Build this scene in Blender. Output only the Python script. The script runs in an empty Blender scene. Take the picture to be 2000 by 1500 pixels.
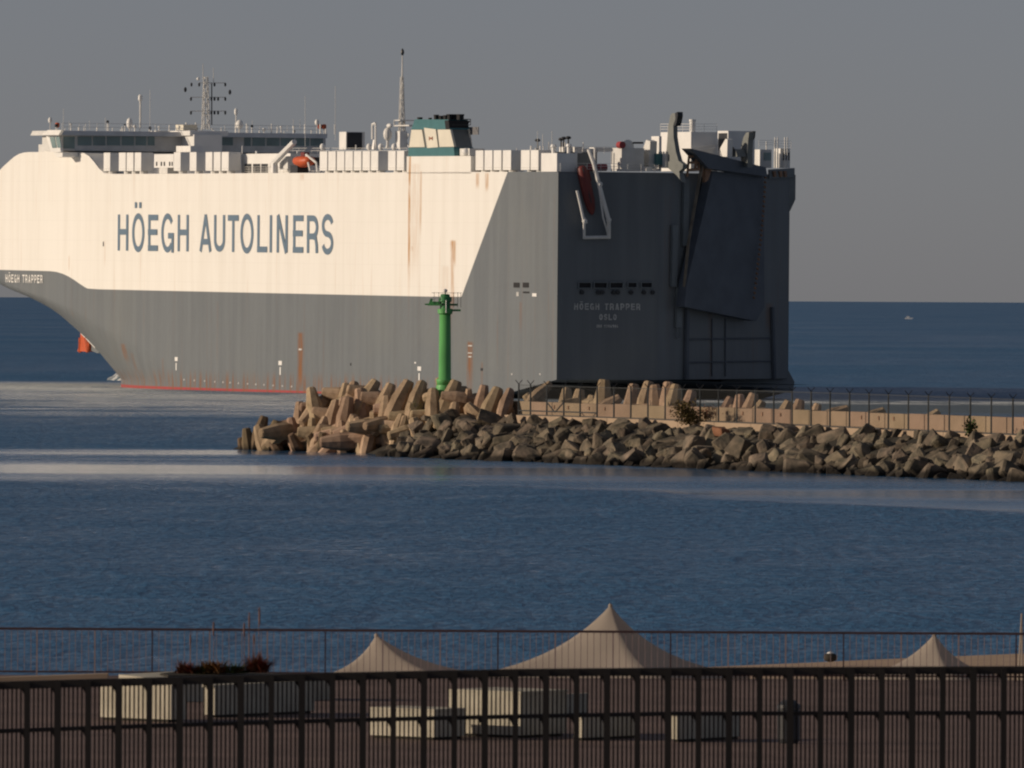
import bpy, math, random
from mathutils import Vector, Matrix, Euler
R = math.radians
scene = bpy.context.scene
col = scene.collection
random.seed(7)

# ------------------------------------------------------------------ camera
F, CAM_H = 20000.0, 11.9              # focal length in photo pixels (2000 wide), eye height above the sea
cam_data = bpy.data.cameras.new('camera')
cam = bpy.data.objects.new('camera', cam_data); col.objects.link(cam)
cam_data.sensor_fit = 'HORIZONTAL'; cam_data.sensor_width = 36.0
cam_data.lens = 36.0 * F / 2000.0
cam_data.clip_start = 1.0; cam_data.clip_end = 500000.0
CAM_M = (Matrix.Translation((0, 0, CAM_H)) @ Matrix.Rotation(R(90) - math.atan(165 / F), 4, 'X')
         @ Matrix.Rotation(R(0.3), 4, 'Z'))
cam.matrix_world = CAM_M
cam_data.dof.use_dof = True; cam_data.dof.focus_distance = 1100.0; cam_data.dof.aperture_fstop = 10.0
scene.camera = cam

# ------------------------------------------------------------------ sky, sun, exposure
SUN_AZ, SUN_EL = 84.0, 15.0           # degrees left of straight-behind the camera; height
sun_dir = Vector((-math.sin(R(SUN_AZ)) * math.cos(R(SUN_EL)), -math.cos(R(SUN_AZ)) * math.cos(R(SUN_EL)), math.sin(R(SUN_EL))))
world = bpy.data.worlds.new('World'); scene.world = world; world.use_nodes = True
wn, wl = world.node_tree.nodes, world.node_tree.links
bg = wn['Background']
sky = wn.new('ShaderNodeTexSky'); sky.sky_type = 'NISHITA'; sky.sun_disc = False
sky.sun_elevation = R(SUN_EL); sky.sun_rotation = math.atan2(sun_dir.x, sun_dir.y)
sky.altitude = 0; sky.air_density = 0.5; sky.dust_density = 0.5; sky.ozone_density = 1.0
hsv = wn.new('ShaderNodeHueSaturation'); hsv.inputs['Saturation'].default_value = 0.9
tint = wn.new('ShaderNodeMix'); tint.data_type = 'RGBA'; tint.blend_type = 'MULTIPLY'
tint.inputs[0].default_value = 1.0; tint.inputs[7].default_value = (1.16, 0.97, 0.97, 1)
wl.new(sky.outputs[0], hsv.inputs['Color']); wl.new(hsv.outputs[0], tint.inputs[6])
veil = wn.new('ShaderNodeMix'); veil.data_type = 'RGBA'; veil.inputs[0].default_value = 0.42      # even grey sea haze over the whole sky
veil.inputs[7].default_value = (3.2, 3.5, 4.05, 1)
wl.new(tint.outputs[2], veil.inputs[6]); wl.new(veil.outputs[2], bg.inputs['Color'])
bg.inputs['Strength'].default_value = 0.053
sun_data = bpy.data.lights.new('sun', 'SUN'); sun_data.energy = 3.55; sun_data.angle = R(0.5)
sun_data.color = (1.0, 0.83, 0.64)
sun = bpy.data.objects.new('sun', sun_data); col.objects.link(sun)
sun.rotation_euler = sun_dir.to_track_quat('Z', 'Y').to_euler(); sun.location = (-300, -100, 200)
scene.view_settings.view_transform = 'Standard'; scene.view_settings.look = 'None'
scene.view_settings.exposure = 0.0; scene.view_settings.gamma = 1.0
scene.view_settings.use_curve_mapping = False
scene.render.engine = 'CYCLES'
scene.cycles.filter_width = 2.15

# ------------------------------------------------------------------ pixels to places
def ray(x, y):
    return (CAM_M.to_3x3() @ Vector(((x - 1000) / F, -(y - 750) / F, -1.0)))
CAM_O = Vector((0, 0, CAM_H))
def ground(x, y, z=0.0):              # where the view ray meets the level z
    d = ray(x, y); return CAM_O + d * ((z - CAM_H) / d.z)
def at(x, y, dist):                   # where the view ray meets the upright plane at a given distance
    d = ray(x, y); return CAM_O + d * (dist / d.y)

# ------------------------------------------------------------------ mesh helper
class MB:
    def __init__(s): s.v, s.f = [], []
    def add(s, vs, fs):
        o = len(s.v); s.v += [tuple(p) for p in vs]; s.f += [tuple(i + o for i in f) for f in fs]; return s
    def hexa(s, p):                   # 8 corners: bottom ring 0-3, top ring 4-7
        return s.add(p, [(3, 2, 1, 0), (4, 5, 6, 7), (0, 1, 5, 4), (1, 2, 6, 5), (2, 3, 7, 6), (3, 0, 4, 7)])
    def box(s, x0, x1, y0, y1, z0, z1):
        return s.hexa([(x0, y0, z0), (x1, y0, z0), (x1, y1, z0), (x0, y1, z0), (x0, y0, z1), (x1, y0, z1), (x1, y1, z1), (x0, y1, z1)])
    def prism(s, poly, ext):          # polygon of 3-D points pushed along ext
        n = len(poly); e = Vector(ext)
        vs = [Vector(p) for p in poly] + [Vector(p) + e for p in poly]
        fs = [tuple(range(n)), tuple(range(2 * n - 1, n - 1, -1))] + [(i, i + n, (i + 1) % n + n, (i + 1) % n) for i in range(n)]
        return s.add(vs, fs)
    def tube(s, a, b, r0, r1=None, n=6, cap=True):
        r1 = r0 if r1 is None else r1
        a, b = Vector(a), Vector(b); d = (b - a).normalized()
        u = d.orthogonal().normalized(); w = d.cross(u)
        vs = []
        for p, r in ((a, r0), (b, r1)):
            for i in range(n):
                t = 2 * math.pi * i / n; vs.append(p + u * (r * math.cos(t)) + w * (r * math.sin(t)))
        fs = [(i, (i + 1) % n, n + (i + 1) % n, n + i) for i in range(n)]
        if cap: fs += [tuple(range(n - 1, -1, -1)), tuple(range(n, 2 * n))]
        return s.add(vs, fs)
    def lathe(s, c, prof, n=16, ax=None):   # profile [(r, z)] round the vertical through c
        c = Vector(c); m = len(prof); vs = []
        for r, z in prof:
            for i in range(n):
                t = 2 * math.pi * i / n; vs.append(c + Vector((r * math.cos(t), r * math.sin(t), z)))
        fs = [(k * n + i, k * n + (i + 1) % n, (k + 1) * n + (i + 1) % n, (k + 1) * n + i) for k in range(m - 1) for i in range(n)]
        fs += [tuple(range(n - 1, -1, -1)), tuple(range((m - 1) * n, m * n))]
        return s.add(vs, fs)
    def ball(s, c, rx, ry=None, rz=None, n=12, m=8):
        ry = rx if ry is None else ry; rz = rx if rz is None else rz
        c = Vector(c); vs = [c + Vector((0, 0, -rz))]
        for k in range(1, m):
            a = math.pi * k / m
            for i in range(n):
                t = 2 * math.pi * i / n
                vs.append(c + Vector((rx * math.sin(a) * math.cos(t), ry * math.sin(a) * math.sin(t), -rz * math.cos(a))))
        vs.append(c + Vector((0, 0, rz))); fs = []
        for i in range(n): fs.append((0, 1 + (i + 1) % n, 1 + i))
        for k in range(m - 2):
            for i in range(n):
                a = 1 + k * n; fs.append((a + i, a + (i + 1) % n, a + n + (i + 1) % n, a + n + i))
        a = 1 + (m - 2) * n
        for i in range(n): fs.append((a + i, a + (i + 1) % n, len(vs) - 1))
        return s.add(vs, fs)
    def mesh(s, name, mat, smooth=False):
        me = bpy.data.meshes.new(name); me.from_pydata(s.v, [], s.f); me.update()
        if mat: me.materials.append(mat)
        if smooth:
            for p in me.polygons: p.use_smooth = True
        return me
    def build(s, name, mat, parent=None, smooth=False, fix=True):
        me = s.mesh(name, mat, smooth)
        if fix:
            import bmesh
            bm = bmesh.new(); bm.from_mesh(me); bmesh.ops.recalc_face_normals(bm, faces=bm.faces); bm.to_mesh(me); bm.free()
        return link(name, me, parent)
def link(name, me, parent=None):
    o = bpy.data.objects.new(name, me); col.objects.link(o)
    if parent: o.parent = parent
    return o
def tag(o, label=None, cat=None, group=None, kind=None):
    for k, v in (('label', label), ('category', cat), ('group', group), ('kind', kind)):
        if v: o[k] = v
    return o
def empty(name, loc, label=None, cat=None, group=None, rz=0.0):
    o = bpy.data.objects.new(name, None); col.objects.link(o); o.location = loc; o.rotation_euler = (0, 0, rz)
    o.empty_display_size = 0.5
    return tag(o, label, cat, group)

# ------------------------------------------------------------------ materials
def new_mat(name):
    m = bpy.data.materials.new(name); m.use_nodes = True
    return m, m.node_tree.nodes, m.node_tree.links, m.node_tree.nodes['Principled BSDF']
def mat(name, c, rough=0.6, var=0.25, scale=3.0, bump=0.0, stretch=(1, 1, 1), metallic=0.0, c2=None, spec=0.4, rnd=0.0):
    m, N, L, P = new_mat(name)
    P.inputs['Roughness'].default_value = rough; P.inputs['Metallic'].default_value = metallic
    P.inputs['Specular IOR Level'].default_value = spec
    tc = N.new('ShaderNodeTexCoord'); mp = N.new('ShaderNodeMapping'); mp.inputs['Scale'].default_value = stretch
    L.new(tc.outputs['Object'], mp.inputs[0])
    nz = N.new('ShaderNodeTexNoise'); nz.inputs['Scale'].default_value = scale; nz.inputs['Detail'].default_value = 5
    L.new(mp.outputs[0], nz.inputs['Vector'])
    cr = N.new('ShaderNodeValToRGB')
    d = c2 if c2 else tuple(x * (1 - var) for x in c)
    u = c if c2 else tuple(min(1, x * (1 + var * 0.6)) for x in c)
    cr.color_ramp.elements[0].position = 0.3; cr.color_ramp.elements[0].color = (*d, 1)
    cr.color_ramp.elements[1].position = 0.7; cr.color_ramp.elements[1].color = (*u, 1)
    L.new(nz.outputs['Fac'], cr.inputs[0])
    out = cr.outputs[0]
    if rnd:                                       # each object a little lighter or darker, warmer or cooler
        oi = N.new('ShaderNodeObjectInfo'); hs = N.new('ShaderNodeHueSaturation')
        mr = N.new('ShaderNodeMapRange'); mr.inputs[3].default_value = 1 - rnd; mr.inputs[4].default_value = 1 + rnd
        L.new(oi.outputs['Random'], mr.inputs[0]); L.new(mr.outputs[0], hs.inputs['Value'])
        mr2 = N.new('ShaderNodeMapRange'); mr2.inputs[3].default_value = 0.485; mr2.inputs[4].default_value = 0.515
        ml = N.new('ShaderNodeMath'); ml.operation = 'FRACT'; mu = N.new('ShaderNodeMath'); mu.operation = 'MULTIPLY'; mu.inputs[1].default_value = 7.3
        L.new(oi.outputs['Random'], mu.inputs[0]); L.new(mu.outputs[0], ml.inputs[0]); L.new(ml.outputs[0], mr2.inputs[0]); L.new(mr2.outputs[0], hs.inputs['Hue'])
        L.new(out, hs.inputs['Color']); out = hs.outputs[0]
    L.new(out, P.inputs['Base Color'])
    if bump:
        b = N.new('ShaderNodeBump'); b.inputs['Strength'].default_value = 1.0; b.inputs['Distance'].default_value = bump
        L.new(nz.outputs['Fac'], b.inputs['Height']); L.new(b.outputs[0], P.inputs['Normal'])
    return m
class G:                                          # small node-maths builder
    def __init__(s, N, L): s.N, s.L = N, L
    def _in(s, sock, v):
        if isinstance(v, (int, float)): sock.default_value = v
        else: s.L.new(v, sock)
    def m(s, op, a, b=0.0, c=0.0, clamp=False):
        n = s.N.new('ShaderNodeMath'); n.operation = op; n.use_clamp = clamp
        s._in(n.inputs[0], a); s._in(n.inputs[1], b)
        if op in ('MULTIPLY_ADD', 'SMOOTH_MIN'): s._in(n.inputs[2], c)
        return n.outputs[0]
    def ss(s, x, lo, hi):                          # smooth step
        n = s.N.new('ShaderNodeMapRange'); n.interpolation_type = 'SMOOTHSTEP'
        s._in(n.inputs[0], x); s._in(n.inputs[1], lo); s._in(n.inputs[2], hi); return n.outputs[0]
    def win(s, x, a, b, soft):                     # 1 inside a..b
        return s.m('MULTIPLY', s.ss(x, a - soft, a + soft), s.m('SUBTRACT', 1.0, s.ss(x, b - soft, b + soft)))
    def noise(s, vec, scale, detail=4, rough=0.5, sc=(1, 1, 1), dist=0.0):
        mp = s.N.new('ShaderNodeMapping'); mp.inputs['Scale'].default_value = sc; s.L.new(vec, mp.inputs[0])
        n = s.N.new('ShaderNodeTexNoise'); n.inputs['Scale'].default_value = scale; n.inputs['Detail'].default_value = detail
        n.inputs['Roughness'].default_value = rough; n.inputs['Distortion'].default_value = dist
        s.L.new(mp.outputs[0], n.inputs['Vector']); return n.outputs['Fac']
    def mix(s, f, a, b):
        n = s.N.new('ShaderNodeMix'); n.data_type = 'RGBA'; s._in(n.inputs[0], f)
        for k, v in ((6, a), (7, b)):
            if isinstance(v, tuple): n.inputs[k].default_value = (*v, 1)
            else: s.L.new(v, n.inputs[k])
        return n.outputs[2]

M = {}
M['white'] = mat('white_paint', (0.78, 0.77, 0.74), 0.45, 0.06, 0.6)
M['offwhite'] = mat('weathered_white_paint', (0.66, 0.65, 0.62), 0.5, 0.12, 0.8)
M['grey'] = mat('grey_ship_paint', (0.155, 0.175, 0.185), 0.5, 0.12, 0.5)
M['armgrey'] = mat('grey_green_paint', (0.19, 0.20, 0.19), 0.55, 0.15, 0.7)
M['dark'] = mat('dark_steel', (0.03, 0.032, 0.036), 0.5, 0.3, 1.0)
M['soot'] = mat('sooty_steel', (0.012, 0.012, 0.014), 0.7, 0.3, 1.0)
M['rampgrey'] = mat('ramp_paint', (0.085, 0.10, 0.122), 0.55, 0.18, 0.4)
M['teal'] = mat('teal_paint', (0.055, 0.165, 0.18), 0.5, 0.12, 0.6)
M['cream'] = mat('cream_funnel_paint', (0.70, 0.66, 0.55), 0.5, 0.08, 0.5)
M['glass'] = mat('bridge_glass', (0.20, 0.28, 0.28), 0.12, 0.3, 0.3, spec=0.6)  # pale teal base stands for the sky mirrored in the panes
M['orange'] = mat('orange_paint', (0.55, 0.10, 0.03), 0.5, 0.2, 0.8)
M['redboat'] = mat('red_orange_fibreglass', (0.17, 0.035, 0.03), 0.5, 0.15, 0.5)  # orange dulled to dark red: the lifeboat's shade is put into the colour
M['red'] = mat('red_paint', (0.34, 0.05, 0.055), 0.5, 0.2, 0.8)
M['rustbrown'] = mat('rusty_brown_steel', (0.26, 0.15, 0.09), 0.7, 0.35, 1.2)
M['paleedge'] = mat('sunlit_ramp_edge', (0.17, 0.145, 0.11), 0.7, 0.5, 0.6)  # lighter tone stands for sunlight along the ramp's port edge
M['letterblue'] = mat('blue_grey_lettering', (0.125, 0.185, 0.25), 0.5, 0.05, 0.5)
M['letterpale'] = mat('pale_lettering', (0.5, 0.5, 0.48), 0.5, 0.35, 0.9)
M['emblem'] = mat('funnel_emblem_paint', (0.30, 0.12, 0.07), 0.5, 0.1, 1.0)

# ================================================================== SEA
def build_sea():
    # ground ramp of distances so that the horizon is really far away
    mb = MB(); ys = [100, 400, 900, 1500, 2600, 6000, 20000, 80000, 300000]; xs = [-300000, -20000, -2000, -300, 0, 300, 2000, 20000, 300000]
    for y in [-300000, -2000] + ys:
        for x in xs: mb.v.append((x, y, 0.0))
    n = len(xs)
    for j in range(len(ys) + 1):
        for i in range(n - 1): mb.f.append((j * n + i, j * n + i + 1, (j + 1) * n + i + 1, (j + 1) * n + i))
    m, N, L, P = new_mat('sea_water'); g = G(N, L)
    geo = N.new('ShaderNodeNewGeometry'); pos = geo.outputs['Position']
    sp = N.new('ShaderNodeSeparateXYZ'); L.new(pos, sp.inputs[0]); X, Y = sp.outputs[0], sp.outputs[1]
    big = g.noise(pos, 1.0, 3, 0.5, (0.010, 0.0045, 0))               # wind patches
    mid = g.noise(pos, 1.0, 4, 0.55, (0.16, 0.07, 0), 0.4)           # swell
    small = g.noise(pos, 1.0, 5, 0.62, (1.5, 0.40, 0), 0.3)          # ripples
    # sheltered, glassy water in the lee of the breakwater
    wob = g.m('MULTIPLY', g.m('SUBTRACT', g.noise(pos, 1.0, 3, 0.5, (0.05, 0.02, 0)), 0.5), 50.0)
    edge = g.m('ADD', g.m('MULTIPLY_ADD', g.m('MAXIMUM', X, 0.0), -2.8, 652.0), wob)
    lee = g.m('MULTIPLY', g.ss(g.m('SUBTRACT', Y, edge), -5, 9), g.m('SUBTRACT', 1.0, g.ss(g.m('ADD', Y, wob), 800, 812)))
    lee = g.m('MULTIPLY', lee, g.m('MULTIPLY_ADD', g.ss(g.noise(pos, 1.0, 3, 0.5, (0.008, 0.022, 0)), 0.34, 0.58), 0.55, 0.40))
    lee2 = g.m('MULTIPLY', g.win(Y, 1010, 1420, 60), g.m('SUBTRACT', 1.0, g.ss(X, -20, 5)))
    lee2 = g.m('MULTIPLY', lee2, g.ss(g.noise(pos, 1.0, 4, 0.6, (0.02, 0.03, 0)), 0.36, 0.62))
    calm = g.m('MAXIMUM', lee, g.m('MULTIPLY', lee2, 0.55))
    amp = g.m('MULTIPLY', g.m('MULTIPLY_ADD', big, 0.8, 0.6), g.m('MULTIPLY_ADD', calm, -0.95, 1.0))
    hgt = g.m('MULTIPLY', g.m('ADD', g.m('MULTIPLY', mid, 0.6), g.m('MULTIPLY', small, 0.25)), amp)
    b = N.new('ShaderNodeBump'); b.inputs['Strength'].default_value = 1.0; b.inputs['Distance'].default_value = 1.7
    L.new(hgt, b.inputs['Height'])
    # broken water: bow wave, wash along the hull, wake behind the stern
    streak = g.noise(pos, 1.0, 5, 0.65, (0.10, 0.035, 0), 0.5)
    fine = g.noise(pos, 1.0, 5, 0.7, (0.7, 0.3, 0), 0.5)
    bow = g.m('MULTIPLY', g.win(Y, 1305, 1430, 30), g.m('SUBTRACT', 1.0, g.ss(X, -52, -38)))
    bow = g.m('MULTIPLY', bow, g.ss(streak, 0.22, 0.46))
    wash = g.m('MULTIPLY', g.win(Y, 1090, 1300, 40), g.win(X, -75, -22, 9))
    wash = g.m('MULTIPLY', g.m('MULTIPLY', wash, g.ss(streak, 0.40, 0.62)), 0.7)
    wake = g.m('MULTIPLY', g.win(Y, 1185, 1235, 12), g.ss(X, -6, 20))
    wake = g.m('MULTIPLY', wake, g.ss(g.noise(pos, 1.0, 4, 0.6, (0.13, 0.05, 0)), 0.38, 0.54))
    foam = g.m('MULTIPLY', g.m('MAXIMUM', g.m('MAXIMUM', bow, wash), wake), g.ss(fine, 0.22, 0.55), clamp=True)
    milky = g.m('MULTIPLY', g.win(Y, 1080, 1230, 30), g.ss(X, -16, 16))
    deep = g.mix(g.ss(big, 0.35, 0.65), (0.014, 0.082, 0.180), (0.022, 0.102, 0.210))
    deep = g.mix(g.m('MULTIPLY', milky, 0.75), deep, (0.10, 0.115, 0.10))
    L.new(g.mix(foam, deep, (0.62, 0.64, 0.62)), P.inputs['Base Color'])
    P.inputs['IOR'].default_value = 1.33
    P.inputs['Specular IOR Level'].default_value = 0.5
    rgh = g.m('ADD', g.m('MULTIPLY_ADD', small, 0.75, -0.375), g.m('ADD', g.m('MULTIPLY_ADD', mid, 0.3, -0.15), g.m('MULTIPLY_ADD', big, 0.5, 0.15)))
    rgh = g.m('ADD', g.m('MULTIPLY', rgh, g.m('SUBTRACT', 1.0, calm)), g.m('MULTIPLY', calm, 0.11))
    rgh = g.m('MAXIMUM', rgh, 0.06)
    L.new(g.m('MAXIMUM', rgh, g.m('MAXIMUM', g.m('MULTIPLY', foam, 0.7), g.m('MULTIPLY', milky, 0.5))), P.inputs['Roughness'])
    L.new(b.outputs[0], P.inputs['Normal'])
    o = mb.build('sea', m, fix=False); tag(o, 'deep blue rippled sea stretching to the horizon', 'sea', kind='structure')
build_sea()

# ================================================================== SHIP
TH, DIST, TRIM = R(24.0), 1217.7, R(0.4)
BEAM = 36.5
stern = at(1088, 550, DIST); stern.z = 0.0
SHIP_M = (Matrix.Translation(stern) @ Matrix.Rotation(R(90) + TH, 4, 'Z') @ Matrix.Rotation(-TRIM, 4, 'Y'))
SHIP_I = SHIP_M.inverted()
LO = SHIP_I @ CAM_O
def lray(x, y): return (SHIP_I.to_3x3() @ ray(x, y))
def pv(x, y, v):                      # (u, z) on the fore-and-aft plane v metres in from the port side
    d = lray(x, y); t = (-v - LO.y) / d.y; p = LO + d * t; return p.x, p.z
def pu(x, y, u):                      # (v, z) on the athwartships plane u metres forward of the transom
    d = lray(x, y); t = (u - LO.x) / d.x; p = LO + d * t; return -p.y, p.z
def S(u, v, z): return Vector((u, -v, z))
ship = empty('car_carrier_ship', (0, 0, 0), 'huge white and grey car carrier ship with blue lettering passing behind the breakwater', 'ship')
ship.matrix_world = SHIP_M
DECK = pv(640, 337.5, 0)[1]

# --- hull shape
contour = [(0, 561), (30, 571), (60, 582), (90, 596), (110, 607), (126, 619), (142, 632), (158, 645), (180, 664), (205, 690), (228, 716), (246, 736)]
WZ = []
for x, y in contour:
    p = SHIP_I @ at(x, y, 1380.0); w = stern.x - at(x, y, 1380.0).x; WZ.append((p.z, w))
WZ.sort()
w_top = stern.x - at(-24, 540, 1380.0).x
def lerp_tab(tab, x):
    if x <= tab[0][0]: return tab[0][1]
    for (a, b), (c, d) in zip(tab, tab[1:]):
        if x <= c: return b + (d - b) * (x - a) / (c - a)
    return tab[-1][1]
ZK = WZ[-1][0]
WZ += [(ZK + 0.5, WZ[-1][1] + 0.4 * (w_top - WZ[-1][1])), (ZK + 1.2, w_top)]
ZW = WZ[0][0]
def bow_at(z):
    w = lerp_tab(WZ, z); k = max(0.0, min(1.0, (z - ZW) / (ZK - ZW)))
    a = 52 + (20 - 52) * (k ** 1.3)
    us = (w + 18.25 * math.cos(TH) - math.sqrt((a * math.sin(TH)) ** 2 + (18.25 * math.cos(TH)) ** 2)) / math.sin(TH)
    return us, us + a
UQ = pv(1541, 550, BEAM)[0]           # where the chamfered quarter meets the starboard side
V1 = pu(1285, 500, 0)[0]              # where the flat transom ends and the quarter begins
def hull_v(u, z):                     # port side
    us, ue = bow_at(z)
    if u <= us: return 0.0
    t = min(1.0, (u - us) / (ue - us)); return 18.25 * (1 - math.sqrt(max(0.0, 1 - t * t)))
def keel(u): return 2.4 * max(0.0, 1 - u / 45.0) - 3.5 * min(1.0, max(0.0, (u) / 45.0)) if u < 45 else -4.0
top_px = [(206, 338.5), (200, 336), (194, 330), (187, 321), (180, 311), (172, 303), (164, 299), (152, 297), (52, 297), (40, 299), (28, 306), (14, 318), (0, 331)]
TOPT = sorted([pv(x, y, 0) for x, y in top_px]); TOPT.append((TOPT[-1][0] + 6, DECK - 1.5))
TOPT[0] = (TOPT[0][0], DECK)
def top(u): return DECK if u <= TOPT[0][0] else lerp_tab(TOPT, u)

us_list = [0, 5, 10, 15, 20, 25, 30, 35, 40, 45, 55, 65, 75, 85, 95, 105, 112, 118, 124, 130, 136] + [p[0] for p in TOPT if p[0] > 136]
us_list = sorted(set(round(x, 2) for x in us_list))
NT = 26
def hull_ring(side):
    rows = []
    zs_f = [0, .05, .1, .15, .2, .25, .3, .34, .38, .42, .46, .5, .53, .56, .6, .65, .7, .75, .8, .85, .9, .95, 1.0]
    cols = []
    for u in us_list:                 # straight-walled body: stations by u, only where every level is still on the flat or the entrance
        cols.append([(u, f) for f in zs_f])
    return zs_f
def build_hull():
    mb = MB()
    # level curves: for each height a full outline from the stern round the bow; all levels share one parameter
    zl = [-4, -3, -2.2, -1.6, -1.0, -0.5, 0, 0.6, 1.2, 2.0, 2.8, 3.6, 4.4, 5.2, 6, 6.8, 7.6, 8.4, 9.2, 10, 10.8, 11.5, 12.2, 12.8, 13.4, 14, 15, 16.5, 18, 20, 22, 24, 25.5, DECK - 0.6, DECK - 0.2]
    Bn = 22; FR = [.0, .04, .08, .12, .16, .2, .25, .3, .36, .42, .48, .54, .60, .66, .70, .74, .78, .80] + [.80 + .01 * i for i in range(1, 21)]
    A = len(FR) - 1
    def outline(z, topcap=False):
        pts = []
        us, ue = bow_at(z)
        for i in FR: pts.append([us * i, 0.0])
        for i in range(1, Bn + 1):
            th = math.pi / 2 * i / Bn
            pts.append([us + (ue - us) * math.sin(th), 18.25 * (1 - math.cos(th))])
        return pts
    n = A + Bn + 1
    for side in (0, 1):
        base = len(mb.v)
        for z in zl:
            for k, (u, v) in enumerate(outline(z)):
                if side: u = max(u, UQ) if k else UQ
                zz = max(z, keel(u))
                vv = BEAM - v if side else v
                mb.v.append(tuple(S(u, vv, zz)))
        for j in range(len(zl) - 1):
            for i in range(n - 1):
                a = base + j * n + i
                q = (a, a + n, a + n + 1, a + 1) if not side else (a, a + 1, a + n + 1, a + n)
                mb.f.append(q)
    # the raised forward side and deck edge: strip from the top level up to the sheer profile
    plan = outline(DECK - 0.2); m = len(plan)
    for side in (0, 1):
        base = len(mb.v)
        for lev in (0, 1):
            for k, (u, v) in enumerate(plan):
                uu = max(u, UQ) if side else u
                mb.v.append(tuple(S(uu, BEAM - v if side else v, DECK - 0.2 if lev == 0 else top(u))))
        for i in range(m - 1):
            a = base + i
            mb.f.append((a, a + m, a + m + 1, a + 1) if not side else (a, a + 1, a + m + 1, a + m))
    base = len(mb.v)
    for u, v in plan: mb.v += [tuple(S(u, v, top(u) - 0.03)), tuple(S(max(u, UQ), BEAM - v, top(u) - 0.03))]
    for i in range(m - 1): mb.f.append((base + 2 * i, base + 2 * i + 2, base + 2 * i + 3, base + 2 * i + 1))
    # flat transom and chamfered quarter, both rising out of the water at the bottom
    zt = [2.4, 6.3, 10.4, 14.4, 18.7, 22.6, DECK - 0.05]
    def wallstrip(p0, p1, steps):
        base = len(mb.v)
        for z in zt:
            for i in range(steps + 1):
                t = i / steps; u = p0[0] + (p1[0] - p0[0]) * t; v = p0[1] + (p1[1] - p0[1]) * t
                mb.v.append(tuple(S(u, v, max(z, keel(u)))))
        for j in range(len(zt) - 1):
            for i in range(steps):
                a = base + j * (steps + 1) + i; mb.f.append((a, a + 1, a + steps + 2, a + steps + 1))
    wallstrip((0, .03), (0, V1), 4); wallstrip((0, V1), (UQ, BEAM - .03), 6)
    # deck triangle aft and bottom of the counter
    mb.add([S(0, 0, DECK - .01), S(0, V1, DECK - .01), S(UQ, BEAM, DECK - .01), S(UQ, 0, DECK - .01)], [(0, 1, 2, 3)])
    for a, b in zip(us_list, us_list[1:]):
        if b <= 45:
            mb.add([S(a, 0, keel(a)), S(b, 0, keel(b)), S(b, BEAM, keel(b)), S(a, V1 + (BEAM - V1) * min(1, a / UQ), keel(a))], [(0, 1, 2, 3)])
    me = mb.mesh('hull', None)
    import bmesh
    bm = bmesh.new(); bm.from_mesh(me); bmesh.ops.remove_doubles(bm, verts=bm.verts, dist=0.02); bmesh.ops.recalc_face_normals(bm, faces=bm.faces)
    bm.to_mesh(me); bm.free()
    for p in me.polygons: p.use_smooth = p.center.x > 100 and p.center.z < DECK - 1
    me.set_sharp_from_angle(angle=R(28))
    return me
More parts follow.
